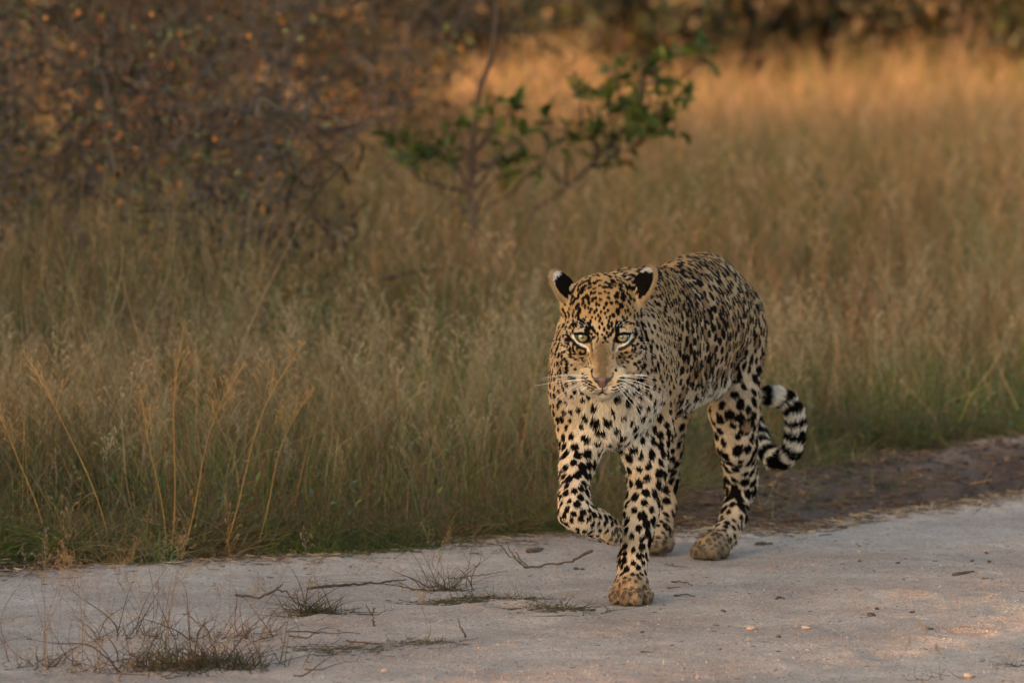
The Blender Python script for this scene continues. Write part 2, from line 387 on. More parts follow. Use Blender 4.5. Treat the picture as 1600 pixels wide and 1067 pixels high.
# marks of the face placed one by one, in px-size steps (1.346 mm) right / up of the point between the eyes
FACE_MARKS = """
-31.5 24 3.2 6.5 -8|-24 12 3 9.5 -14|-19.5 15 2 7 -5|-15 12 2 5 10|-12 8 1.8 4.5 15|-37 37 3.4 6.2 -18|-40 47 3.2 5 -30|-45 55 2.6 4 -20|-47 61 2.2 3 0|-40 44 0.1 0.1 0
-39 60 3.2 2.8 0|-37 66 3.6 2.4 25|-33 70 3.6 3.6 0|-30 60 3.8 3 10|-25 64 2.4 2.4 0|-31 52 2.4 4.2 -10|-27 47 1.8 3.6 0|-21 52 2.4 3 0|-22 60 2.6 3.6 0|-15 57 2.2 3.2 0
-29 78 4.6 2.4 6|-30 71 3 2 10|-20 76 3.6 2.2 0|-33 83 5 2.2 15|-24 87 4.4 2 5|-41 81 2.4 2 0|-46 72 2.5 4.5 -25|-50 68 3 3.5 -25|-13 84 2.6 3.4 0|-6 88 3.6 2.2 0|-13 75 2.8 2.2 0
-4 80 2.4 2 0|-3 67 3 2.4 0|-12 68 2.8 2.4 0|-18 68 2 3.2 0|-11 60 2.2 3 0|-4 58 2.6 2.2 0|-10 51 2 3.2 0|-5 49 1.6 2.6 0|-17 43 2 2.6 0|-13 38 2 2.8 0|-9 42 1.6 3 0|-20 38 1.8 2.4 0|-22 45 1.6 2.4 0
2 44 1.8 3 0|6 50 1.8 3 0|-2 38 1.6 3 0|-6 33 1.4 2.6 0|-16 30 1.6 2.4 0|-19 24 1.8 3 10|-11 28 1.4 2.6 0|-3 28 1.6 2.8 0|4 36 1.6 2.8 0|8 41 2 2.6 0
3 77 4 2.2 0|13 77 4 2.2 -6|12 82 4 2.4 -8|18 85 4 2 -15|16 88 3 1.8 -10|5 84 3 2 0|4 70 2.2 2 0|9 68 2.2 2 0|9 60 3 2.4 -25|14 52 2.8 2.6 -30|7 52 2 2.4 0
22 62 3.6 4 0|24 68 2.8 2.4 -30|32 59 3.8 4.4 -5|29 48 3.8 4.2 0|24 39 3.6 4.6 0|17 33 2.8 3.4 0|34 65 4.6 2.4 -22|29 73 4.4 2.2 -14|28 79 4 2 -5|33 84 3.4 2 -20|28 82 3 1.6 -20
45 76 3.6 3 0|53 78 4.4 2 12|50 70 0.1 0.1 0|57 70 6 2.6 28|44 60 2.6 2.6 0|41 55 2.2 2.2 0|43 50 2.2 1.8 0|50 57 2 2 0|40 66 3 2 -25|39 76 2.8 3 -30|46 84 2.8 2 -10|36 82 2.6 1.8 0
40 41 2 3.4 10|36 38 1.6 3 15|48 45 1.6 1.8 0|38 47 1.6 1.6 0|50 40 1.8 1.6 0|43 35 1.6 2.2 0|55 33 2 3 8|60 34 1.8 3 12|50 30 1.8 3 5|64 30 1.6 2.4 10|45 24 2.4 4.4 8|37 25 2.6 4.6 14|33 28 2 3 20|55 20 2.4 3.8 0|62 19 2.4 4.4 -4|50 20 1.4 2 0
23 14 2.6 12 4|30 17 2.6 5 6|15 19 2 5 -4|16 10 1.8 4.6 -6|9 15 2.2 4.6 6|7 6 2 3 -20|3 11 1.6 3.4 0|-1 20 1.6 3 0|-5 14 1.6 3.6 0|-8 3 1.8 3.2 0|-12 -1 1.6 2.4 10|-9 -8 1.6 1.4 0|-17 4 2.4 2 -30|-15 -2 1.8 3 0|-7 -3 1.2 2 0
4 -3 2.2 3.2 0|9 1 1.6 3 8|13 3 2 3.4 0|7 -8 2.6 1.6 0|0 3 1.4 2.6 0|2 -9 1.6 1.4 0|-5 24 1.4 2.2 0|10 24 1.6 3 0|12 30 1.6 3 0|6 29 1.4 2.4 0
-48 23 2.2 4 -10|-46 33 1.8 3 -5|-52 32 2 3 -5|-44 40 1.6 2 0|-52 42 1.4 1.8 0|-57 27 2 3.4 -5|-52 17 2.2 4.4 -12|-57 14 1.8 2.6 0|-38 26 2.2 3.6 -10|-50 50 2 2.4 0|-54 38 1.4 1.6 0|-58 36 1.6 1.8 0|-58 50 1.6 1.6 0|-42 30 1.4 1.8 0|-41 20 2 4.4 -15
-44 -11 2.2 3.2 30|-52 -3 3 4.4 30|-55 4 1.8 4 0|-57 -8 2 3.4 0|-49 6 2 2.6 0|-45 0 1.8 2.6 15|-53 -12 1.8 3 25|-50 -24 2 4 30|-45 -23 1.8 6 32|-42 -34 4.4 1.6 -28|-55 -20 1.5 3 25|-40 -21 1.2 3 25
-35 -26 1.6 3 0|-38 -18 3 2 0|-31 -28 2.4 1.5 20|-27 -25 1.4 3 -25|-30 -34 1.4 3 -25|-27 -39 1.3 3.2 -30|-24 -31 1 2.4 -20|-23 -38 1 2 -20|-28 -45 1.6 1.8 -40|-22 -43 1 1.4 0|-34 -33 1.2 1.8 0|-20 -35 .9 1.2 0|-25 -47 1 1 0|-19 -40 .8 1.4 0
37 -25 2.2 2.2 0|30 -27 1.2 3 20|26 -31 1.2 3 30|24 -36 1.2 2.6 35|34 -34 1.4 3 -5|40 -32 2.2 1.6 -30|42 -30 1.6 2.4 -20|38 -39 1.6 2.4 0|44 -35 1.4 2.2 -20|30 -41 2 1.6 20|26 -42 1.4 1.2 0|33 -46 1.6 1.6 0|51 -21 2 4.4 -25|46 -22 1.6 2.6 -10|59 -16 1.8 4 -30|54 -12 1.8 3 -35
61 -4 2.8 4.4 -30|56 -1 1.6 3 -25|68 1 2 4 -15|66 -9 1.6 4 -25|50 2 3 3.6 0|60 7 3 3 0|54 5 2.4 2.4 0|64 13 1.6 3 0|52 11 2 3 0|67 8 1.6 3 -10|48 -14 1.8 3 -30|58 -25 1.5 3.4 -30|52 -29 1.4 3 -25
"""
JAW_MARKS = """
-47 -63 11 3.2 -8|58 -67 12 3.4 6|-54 -48 3.4 8 -5|62 -48 5 3.6 0|-62 -35 2.4 5.6 0|-49 -30 3.4 3 -20|-41 -50 2.6 2.6 0|-46 -43 2 1.8 0|77 -15 3.6 4.4 0|79 -31 2.2 5.4 0|68 -22 2 2 0|71 -78 3.2 3.6 0|54 -48 2 2.6 0
-57 -76 3.4 3.0 -20|-60 -85 3.4 2.2 0|-66 -52 1.8 4.4 0|-69 -42 1.6 3.6 0|-67 -61 2 2.6 0|-65 -72 2 2.2 0|-70 -30 1.6 3 0|49 -74 3 2 0|62 -80 1.8 2.4 0|82 -66 2.6 3 0|78 -52 2 2.6 0|88 -42 2.2 4 0|-73 -20 1.6 3 0
"""
MUZZLE_MARKS = """
-16.5 -53 1.3 2.2 0|20.5 -53 1.3 2.2 0|-30 -58 1.2 1.2 0|-27 -61 1.2 1 0|-24 -64 1.2 1 0
-31 -64 2 1.2 -25|-27 -66 2.6 1.1 -25|-22 -68 2.6 1.1 -25|-18 -71 2.2 1 -25|-30 -69 1.6 1.1 -30|-26 -72 2.8 1.1 -26|-20 -75 3 1 -24|-14 -78 3 .9 -18|-9.5 -80 2 .8 -10
-28 -75 1.6 1 -30|-24 -77.5 2.6 .9 -26|-18 -80.5 2.6 .9 -20|-13 -83 1.4 .8 0|-9 -84.5 .9 .8 0|-17 -84.5 1.4 .8 -10|-22 -82 1.2 .8 0|-12 -87 .8 .6 0|-7 -86.5 .7 .6 0
31 -61 1.2 1 0|28 -64 1.4 1 20|25 -67 1.6 1 25|33 -65 2 1.1 25|29 -69 2.6 1.1 25|24 -71 2 1 25|34 -70 1.6 1 30|30 -74 3 1 24|24 -76 2.6 1 20|18 -79 2.4 .8 14|32 -78 1.6 .9 25|27 -80 2.6 .9 22|21 -83 2.4 .8 15|15 -84 1.2 .7 0
30 -83 1.2 .8 20|25 -85 1.6 .8 15|19 -87 1.2 .7 10|14 -88 .8 .6 0
"""
def face_hit(u, v):
    """the skin point met first when looking at the face along its axis"""
    m = (np.abs(HV[:, 0] - u) < 3.2) & (np.abs(HV[:, 1] - v) < 3.2) & (LN @ FW > 0.02)
    i = np.nonzero(m)[0]
    if not len(i): return None
    top = HV[i, 2].max(); i = i[HV[i, 2] > top - 14]
    return i[np.argmin((HV[i, 0] - u) ** 2 + (HV[i, 1] - v) ** 2)]
face_ids = []
def add_face(txt, sc=1.0):
    for t in txt.replace('\n', '|').split('|'):
        if not t.strip(): continue
        x, y, a, b, ang = [float(q) for q in t.split()]
        i = face_hit(x * 1.346, y * 1.346)
        if i is None or a < .3: continue
        n = LN[i]; th = math.radians(ang)
        ex = math.cos(th) * FU + math.sin(th) * FV
        ex = unit(ex - n * (ex @ n)); ey = np.cross(n, ex)
        st = 1.0 / max(.35, abs(n @ FW)) ** .5
        blobs.append((LV[i], ex, ey, a * .001346 * sc * st, b * .001346 * sc * st, 1, n)); face_ids.append(LV[i])
add_face(FACE_MARKS, 1.19); add_face(MUZZLE_MARKS, 1.5); add_face(JAW_MARKS, 1.15)
for s_i in (-1, 1):        # freckles down the sides of the nose
    for q in range(70):
        u_, v_ = s_i * rng.uniform(22, 50), rng.uniform(-66, -22); i = face_hit(u_, v_)
        if i is None or (abs(u_) > 30 and v_ > -34) or min([9] + [np.linalg.norm(LV[i] - b[0]) for b in blobs]) < .0042: continue
        n = LN[i]; ex = unit(FU * s_i * .7 - FV * .7); ex = unit(ex - n * (ex @ n)); k = rng.uniform(.0009, .0017)
        blobs.append((LV[i], ex, np.cross(n, ex), k * 1.5, k, 1, n)); face_ids.append(LV[i])
FID = np.array(face_ids)
# random coat elsewhere, spacing varies by region
order = rng.permutation(NV)[:60000]
cen = np.zeros((6000, 3)); sp = np.zeros(6000); nc = 0
bare = (HV[:, 2] > -60) & (HV[:, 1] > -135) & (HV[:, 1] < 128) & (np.abs(HV[:, 0]) < 92) & (head_w > .5) & (LN @ FW > .15)
for i in order:
    if tail_w[i] > .5 or ear_w[i] > .35 or prop[i, 2] < .001: continue
    s_ = prop[i, 1]; p = LV[i]
    if bare[i]:
        if prop[i, 2] < .0022 or abs(HV[i, 0]) < 20 or (HV[i, 1] < -62 and abs(HV[i, 0]) < 56): continue
        if abs(abs(HV[i, 0]) - 42) < 24 and -30 < HV[i, 1] < 24: continue
        if np.sqrt(((FID - p) ** 2).sum(1)).min() < s_ * .88: continue
    if nc:
        d = cen[:nc] - p; d = np.sqrt((d * d).sum(1))
        if (d < (sp[:nc] + s_) * .47).any(): continue
    cen[nc] = p; sp[nc] = s_; nc += 1
    u, v, n = frame(i); size, elong, ros = prop[i, 2], prop[i, 3], prop[i, 4]
    if rng.random() < ros:
        R = size * 1.45; m = rng.integers(4, 6); ph = rng.random() * 6.28
        tints.append((p, u, v, R * 1.25, R * 1.05, 1, n))
        for q in range(m):
            if rng.random() < .08: continue
            an = ph + q * 6.2832 / m + rng.normal() * .15
            c = p + u * math.cos(an) * R * 1.2 + v * math.sin(an) * R
            tu = u * -math.sin(an) + v * math.cos(an); tv = np.cross(n, tu)
            k = size * rng.uniform(.62, .85); blobs.append((c, tu, tv, k * 1.15, k * .72, 0, n))
    else:
        an = rng.normal() * .25; tu = u * math.cos(an) + v * math.sin(an); tv = np.cross(n, tu)
        k = size * rng.uniform(.72, 1.15); e = elong ** .5 * rng.uniform(.9, 1.1)
        blobs.append((p, tu, tv, k * e, k / e, 0, n))
        if rng.random() < .17:
            c = p + tu * k * rng.uniform(.6, 1.1) * rng.choice([-1, 1]) + tv * k * rng.normal() * .6
            blobs.append((c, tu, tv, k * .7, k * .55, 0, n))

def paint(P_, blist, wob=.28, seed=3, reach=2.0):
    """lowest normalised blob distance at every point (below 1 = inside a mark)"""
    out = np.full(len(P_), 9.0); cs = .02
    key = np.floor(P_ / cs).astype(np.int64); K = (key[:, 0] * 4001 + key[:, 1]) * 4001 + key[:, 2]
    o = np.argsort(K, kind='stable'); Ks = K[o]
    w1 = vnoise(P_ * 160.0, seed) * .6 + vnoise(P_ * 420.0, seed + 1) * .4
    for c, eu, ev, a, b, _, n in blist:
        r = max(a, b) * reach; k0 = np.floor((c - r) / cs).astype(int); k1 = np.floor((c + r) / cs).astype(int)
        sel = []
        for x in range(k0[0], k1[0] + 1):
            for y in range(k0[1], k1[1] + 1):
                lo = np.searchsorted(Ks, (x * 4001 + y) * 4001 + k0[2]); hi = np.searchsorted(Ks, (x * 4001 + y) * 4001 + k1[2], 'right')
                if hi > lo: sel.append(o[lo:hi])
        if not sel: continue
        s_ = np.concatenate(sel); q = P_[s_] - c
        un = q @ n; f = np.sqrt((q @ eu / a) ** 2 + (q @ ev / b) ** 2) + (np.abs(un) > max(.012, r)) * 9
        f = f + w1[s_] * wob
        out[s_] = np.minimum(out[s_], f)
    return out

TAN = np.array([.470, .295, .125]); TAN_D = np.array([.305, .175, .068]); WHITE = np.array([.74, .68, .58])
GREYB = np.array([.092, .069, .049]); BLACK = np.array([.0060, .0048, .0042]); TINT = np.array([.20, .105, .045])
def seg_d(U, a, b):
    """distance (mm) in the face plane from a segment"""
    a = np.array(a, float); b = np.array(b, float); ab = b - a
    t = np.clip(((U[:, :2] - a) @ ab) / (ab @ ab), 0, 1)
    return np.linalg.norm(U[:, :2] - a - t[:, None] * ab, axis=1)
def poly_d(U, pts):
    d = np.full(len(U), 99.0)
    for a, b in zip(pts[:-1], pts[1:]): d = np.minimum(d, seg_d(U, a, b))
    return d
def coat(P_, prop_, tail_, ear_, head_, paw_, ts, N_, jitter=None):
    """colour, hair-length factor and gloss of the coat at points P_"""
    n = len(P_)
    white, dark = np.clip(prop_[:, 5], 0, 1), np.clip(prop_[:, 6], 0, 1)
    col = TAN[None] * (1 - dark[:, None]) * 1.05 + TAN_D[None] * dark[:, None]
    nz = vnoise(P_ * 22, 5) * .5 + vnoise(P_ * 70, 6) * .5
    wv = np.clip(white + nz * .16 * (white > .05), 0, 1)[:, None]
    col = col * (1 - wv) + WHITE * wv
    col = col * (1 + nz[:, None] * .10)
    ti = paint(P_, tints, .2, 9, 1.5); m = np.clip((1.15 - ti) * 3, 0, 1)[:, None] * .75
    col = col * (1 - m) + TINT * m
    U = fl_rel(P_); h = np.clip(head_ * 1.6 - .3, 0, 1); inface = (h > .2) & (N_ @ FW > -.2)
    # paler skin round the eyes and lips, browner bridge
    A_ = np.abs(U[:, 0]); front = inface & (U[:, 2] > -60)
    def mix(mask, c, amt=1.0):
        k = (np.clip(mask, 0, 1) * front * amt)[:, None]
        col[:] = col * (1 - k) + np.array(c) * k
    S = np.stack([A_, U[:, 1], U[:, 2]], -1)
    mix(1.4 - np.sqrt(((A_ - 42) / 19) ** 2 + ((U[:, 1] - 13) / 6.0) ** 2) , [.40, .355, .28], .8)
    mix((23 - A_ + vnoise(P_ * 150, 4) * 4) / 16 * np.clip((4 - U[:, 1]) / 26, 0, 1) * (U[:, 1] > -94), np.array([.125, .085, .046]), .92); col[:] = col * (1 + (front * (A_ < 26) * (U[:, 1] < 0) * .22 * vnoise(P_ * 420, 47))[:, None])
    mix((-66 - U[:, 1]) / 8 * (A_ > 20) * (U[:, 1] > -118), [.50, .38, .21], .6)
    mix((-103 - U[:, 1]) / 5, [.64, .60, .52], .85)
    f = paint(P_, blobs, .26, 3)
    bl = np.clip((1.07 - f) / .11, 0, 1)
    bl = bl * (1 - np.clip(paw_ * 1.7 - .75, 0, 1) * .25)
    col[:] = col * (1 - bl[:, None]) + BLACK * bl[:, None]
    # dusty paws
    pk = (np.clip(paw_ * 1.6 - .4, 0, 1) * (.22 + .48 * np.clip((.042 - P_[:, 2]) / .022, 0, 1)))[:, None]
    grit = vnoise(P_ * 260, 21)[:, None]
    col[:] = col * (1 - pk) + (GREYB * (1 + grit * .45)) * pk
    # black rims of the eyes, tear line, white line below the eye
    d = poly_d(S, [(25, -8), (28, 0), (34, 5.0), (46, 7.5), (58, 6)]); mix((3.4 - d) / 1.3, BLACK)
    d = poly_d(S, [(25, -8), (30, -10.5), (38, -12.5), (47, -10.5), (55, -2), (58, 5)]); mix((4.4 - d) / 1.6, BLACK)
    d = poly_d(S, [(29, -31), (33, -24), (41, -19.5), (52, -15), (60, -6), (62, 2)]); mix((3.0 - d + vnoise(P_ * 300, 4) * .6) / 1.6, [.70, .66, .58], .95)
    d = poly_d(S, [(36, -27), (46, -24), (57, -17), (64, -8)]); mix((4.6 - d) / 1.6, BLACK, .93)
    d = poly_d(S, [(26, -8), (23, -17), (22, -28)]); mix((4.6 - d + vnoise(P_ * 200, 41) * 1.5) / 3.4, [.03, .022, .018], .9)
    d = poly_d(S, [(22, -28), (21, -46)]); mix((4.5 - d + vnoise(P_ * 200, 42) * 3) / 5, [.10, .07, .045], .6)
    d = poly_d(S, [(17, -6), (20, -22), (18, -28)]); mix((2.2 - d) / 2.4, [.45, .38, .28], .7)
    d = poly_d(S, [(28, 8), (27, 20), (30, 30)]); mix((3.0 - d) / 1.6, BLACK, .95)
    d = poly_d(S, [(32, 20), (44, 21), (52, 15)]); mix((1.8 - d) / 1.2, BLACK, .9)
    # nose pad and lips
    gloss = np.zeros(n); hl = np.ones(n)
    lip = poly_d(S, [(0, -118), (6, -120)]); mix((2.6 - lip) / 1.2, [.03, .022, .02], .8)
    nostr = poly_d(S, [(22, -76), (21.5, -84), (15, -91), (9, -99), (2.5, -107)]); mix((2.3 - nostr) / 1.3, BLACK, .95)
    tri = (A_ < (U[:, 1] + 109) * 1.12) & (U[:, 1] < -87.5 + A_ * .12) & (U[:, 1] > -109) & (A_ < 19) & front & (U[:, 2] > 30)
    pink = np.clip((8.5 - A_) / 5, 0, 1)[:, None]
    nosec = np.array([.125, .062, .052]) * pink + np.array([.035, .028, .028]) * (1 - pink)
    col[:] = np.where(tri[:, None], nosec, col); gloss[tri] = 1; hl[tri] = 0
    ph = (A_ < 1.6) & (U[:, 1] < -104) & (U[:, 1] > -119) & front; col[ph] = [.06, .04, .035]
    # nothing grows inside the eye opening
    eo = ((A_ - 42) / 17.5) ** 2 + ((U[:, 1] + 1 - (A_ - 42) * .14) / 10.5) ** 2
    inside = (eo < 1.0) & front & (U[:, 2] < 12); hl[inside] = 0; col[inside] = BLACK
    hl[(eo < 1.35) & front] *= .5
    # ears: back black with a pale tip, cream rim, pale inside
    for s, (cc, M) in zip((-1, 1), EARS):
        q = (P_ - cc) @ M.T / np.array([.031, .043, .0125]); near = (np.linalg.norm((P_ - cc), axis=1) < .058) & (ear_ > .45)
        back_ = near & ((N_ @ M[2]) > .05)
        rim = near & (np.hypot(q[:, 0], q[:, 1]) > .92)
        inn = near & ((N_ @ M[2]) <= .05)
        c2 = np.where(q[:, 1:2] > .62 + q[:, 0:1] * .25 + vnoise(P_ * 180, 71)[:, None] * .12, np.array([.40, .39, .37]) * (1 + .5 * vnoise(P_ * 400, 72)[:, None]), np.where(q[:, 1:2] > -.55, BLACK, TAN))
        c2 = np.where((q[:, 1:2] <= -.55) & (vnoise(P_ * 110, 8)[:, None] > .15), BLACK, c2)
        col[back_] = c2[back_]; col[inn] = [.50, .42, .31]; col[rim] = np.array([.31, .215, .12])
        hl[inn] *= 2.6; edge = near & (np.hypot(q[:, 0], q[:, 1]) > .8); hl[edge] *= .8
    # tail: blotches above, broad rings towards the tip
    tm = tail_ > .5
    ring = np.sin((ts - .30) * 6.2832 / .034 + vnoise(P_ * 38, 12) * 1.5 + vnoise(P_ * 120, 13) * .5)
    ring = np.where(ts > TAIL_LEN - .002, -1, ring)
    bt = np.clip((ring + .48 + .25 * vnoise(P_ * 60, 15)) * 6, 0, 1)
    blot = np.clip((vnoise(P_ * 48, 14) - .02) * 9, 0, 1)
    bt = np.where(ts < .36, blot, bt)
    tcol = WHITE[None] * (1 - bt[:, None]) + BLACK * bt[:, None]
    col[tm] = tcol[tm]
    return np.clip(col, .004, .9), hl, gloss
VC, VHL, VG = coat(LV, prop, tail_w, ear_w, head_w, paw_w, tail_s, LN)

leopard = empty('leopard', (0.3263,14.5000,0.0078))
leopard.location.z = 0
tag(leopard, 'spotted leopard walking towards the viewer on the sandy track, one forepaw lifted', 'leopard')
def own(o):
    o.parent = leopard; o.matrix_parent_inverse = Matrix.Translation(-leopard.location); return o
S_ = NT('leopard_skin').set(Roughness=.75)
at = S_.n('ShaderNodeAttribute', attribute_name='coat'); S_.l(at.outputs['Color'], S_.b.inputs['Base Color'])
ag = S_.n('ShaderNodeAttribute', attribute_name='gloss')
mr = S_.n('ShaderNodeMapRange', i_3=.8, i_4=.38); S_.l(ag.outputs['Fac'], mr.inputs[0]); S_.l(mr.outputs[0], S_.b.inputs['Roughness'])
sp_ = S_.n('ShaderNodeMapRange', i_3=.03, i_4=.5); S_.l(ag.outputs['Fac'], sp_.inputs[0]); S_.l(sp_.outputs[0], S_.b.inputs['Specular IOR Level'])
vt = S_.n('ShaderNodeTexVoronoi', i_Scale=600.0); tc = S_.n('ShaderNodeTexCoord'); S_.l(tc.outputs['Object'], vt.inputs['Vector'])
bp = S_.n('ShaderNodeBump', i_Strength=.5, i_Distance=.0008); S_.l(vt.outputs[0], bp.inputs['Height']); S_.l(bp.outputs[0], S_.b.inputs['Normal'])
bme = mesh_from('body', LV, LQ, True); vcol(bme, 'coat', VC)
ga = bme.attributes.new('gloss', 'FLOAT', 'POINT'); ga.data.foreach_set('value', VG.astype(np.float32))
body = own(obj('body', bme, S_.m))

# ---- fur
N_FUR = 420000
def grow(n_strands):
    tri = np.concatenate([LQ[:, [0, 1, 2]], LQ[:, [0, 2, 3]]])
    ar = np.linalg.norm(np.cross(LV[tri[:, 1]] - LV[tri[:, 0]], LV[tri[:, 2]] - LV[tri[:, 0]]), axis=1)
    cenh = head_w[tri[:, 0]]; imp = 1 + 2.6 * cenh
    imp *= np.where(prop[tri[:, 0], 0] > .018, .8, 1.0)
    pr = ar * imp; pr /= pr.sum()
    t = rng.choice(len(tri), n_strands, p=pr); T = tri[t]
    r1 = np.sqrt(rng.random(n_strands)); r2 = rng.random(n_strands)
    B = np.stack([1 - r1, r1 * (1 - r2), r1 * r2], -1)
    mixv = lambda A_: (A_[T[:, 0]] * B[:, 0:1] + A_[T[:, 1]] * B[:, 1:2] + A_[T[:, 2]] * B[:, 2:3])
    mixs = lambda A_: (A_[T] * B).sum(1)
    P_ = mixv(LV); N_ = unit(mixv(LN)); fl = unit(mixv(flow)); pp = mixv(prop)
    C_, hl, gl = coat(P_, pp, mixs(tail_w), mixs(ear_w), mixs(head_w), mixs(paw_w), mixs(tail_s), N_)
    L = pp[:, 0] * hl * rng.uniform(.65, 1.25, n_strands)
    hw = mixs(head_w)
    # tufts: hair bends in small clumps
    cl = np.stack([vnoise(P_ * 130, q) for q in (31, 32, 33)], -1) * .18 + np.stack([vnoise(P_ * 45, q) for q in (34, 35, 36)], -1) * .14
    cl *= (1 - .5 * hw)[:, None]
    jit = rng.normal(0, .10, (n_strands, 3)) * (1 + 1.1 * mixs(paw_w))[:, None]
    lift = np.clip(.20 + .10 * rng.normal(size=n_strands) + .12 * (pp[:, 0] > .015), .08, .6)
    d0 = unit(fl + N_ * (lift * 1.9)[:, None] + cl + jit); d1 = unit(fl + N_ * (lift * .4)[:, None] + cl * 1.4 + jit * 1.3 - UP * (.25 * (pp[:, 0] > .015))[:, None])
    base = P_ - N_ * .0006
    p0 = base; p1 = p0 + d0 * (L * .33)[:, None]; p2 = p1 + unit(d0 + d1) * (L * .33)[:, None]; p3 = p2 + d1 * (L * .34)[:, None]
    keep = L > .0012
    pts = np.stack([p0, p1, p2, p3], 1)[keep]
    pts[:, :, 2] = np.maximum(pts[:, :, 2], .0015)
    C_ = C_[keep] * rng.uniform(.72, 1.25, (keep.sum(), 1)) * np.where(mixs(paw_w)[keep] > .5, rng.uniform(.72, 1.22, keep.sum()), 1)[:, None]; L = L[keep]; hw = hw[keep]
    m = len(pts)
    hc = bpy.data.hair_curves.new('fur'); hc.add_curves([4] * m)
    hc.attributes['position'].data.foreach_set('vector', pts.astype(np.float32).ravel()) if 'position' in hc.attributes else None
    rad = hc.attributes.get('radius') or hc.attributes.new('radius', 'FLOAT', 'POINT')
    r0 = (np.where(hw > .5, .00038, .00056))[:, None] * np.array([1.0, 1.0, .8, .25])[None]
    rad.data.foreach_set('value', r0.astype(np.float32).ravel())
    ca = hc.attributes.new('coat', 'FLOAT_COLOR', 'CURVE'); cc = np.ones((m, 4), np.float32); cc[:, :3] = C_
    ca.data.foreach_set('color', cc.ravel())
    return hc
FM = NT('leopard_fur').set(Roughness=.8)
at = FM.n('ShaderNodeAttribute', attribute_name='coat'); FM.l(at.outputs['Color'], FM.b.inputs['Base Color'])
FM.b.inputs['Specular IOR Level'].default_value = .02
fur = own(obj('fur', grow(N_FUR), FM.m))

# ---- eyes
def uv_ball(name, c, r, seg=48, rings=32, axes=None):
    th = np.linspace(0, math.pi, rings + 1); ph = np.linspace(0, 2 * math.pi, seg, endpoint=False)
    v = np.array([[math.sin(t) * math.cos(p), math.sin(t) * math.sin(p), math.cos(t)] for t in th for p in ph]) * r
    f = [[i * seg + j, i * seg + (j + 1) % seg, (i + 1) * seg + (j + 1) % seg, (i + 1) * seg + j] for i in range(rings) for j in range(seg)]
    return mesh_from(name, v, np.array(f)[:, ::-1], True)
EM = NT('leopard_eye').set(Roughness=.08); EM.b.inputs['Coat Weight'].default_value = 1.0; EM.b.inputs['Coat Roughness'].default_value = .03
tc = EM.n('ShaderNodeTexCoord'); sx = EM.n('ShaderNodeSeparateXYZ'); EM.l(tc.outputs['Object'], sx.inputs[0])
cb = EM.n('ShaderNodeCombineXYZ'); EM.l(sx.outputs[0], cb.inputs[0]); EM.l(sx.outputs[1], cb.inputs[1])
ln = EM.n('ShaderNodeVectorMath', operation='LENGTH'); EM.l(cb.outputs[0], ln.inputs[0])
rp = EM.n('ShaderNodeValToRGB'); EM.l(ln.outputs['Value'], rp.inputs[0])
mu = EM.n('ShaderNodeMath', operation='MULTIPLY', i_1=1 / .0150); EM.l(ln.outputs['Value'], mu.inputs[0]); EM.l(mu.outputs[0], rp.inputs[0])
cr = rp.color_ramp; cr.elements[0].position = 0; cr.elements[0].color = (.004, .004, .004, 1)
cr.elements[1].position = 1; cr.elements[1].color = (.02, .015, .01, 1)
for p, c in ((.205, (.004, .004, .004, 1)), (.235, (.16, .15, .07, 1)), (.42, (.40, .36, .17, 1)), (.60, (.32, .27, .12, 1)), (.68, (.16, .12, .05, 1)), (.74, (.01, .008, .006, 1))):
    e = cr.elements.new(p); e.color = c
at2 = EM.n('ShaderNodeTexNoise', i_Scale=900.0, i_Detail=4.0); EM.l(tc.outputs['Object'], at2.inputs['Vector'])
mx = EM.n('ShaderNodeMix', data_type='RGBA', blend_type='MULTIPLY'); mx.inputs[0].default_value = .55
EM.l(rp.outputs[0], mx.inputs[6]); EM.l(at2.outputs['Color'], mx.inputs[7]); sc2 = EM.n('ShaderNodeMix', data_type='RGBA', blend_type='ADD')
EM.l(mx.outputs[2], EM.b.inputs['Base Color'])
eye_me = None
for s in (-1, 1):
    c = F(s * 42, -1.0, -11.5); 
    if eye_me is None: eye_me = uv_ball('eye', c, .0150)
    e = obj('eye', eye_me, EM.m); 
    look = Vector(FW + FU * (-s * .02) - FV * .02 + FV * .06)
    e.parent = leopard; q = look.to_track_quat('Z', 'Y')
    e.matrix_parent_inverse = Matrix.Translation(-leopard.location); e.matrix_basis = Matrix.Translation(Vector(c)) @ q.to_matrix().to_4x4()

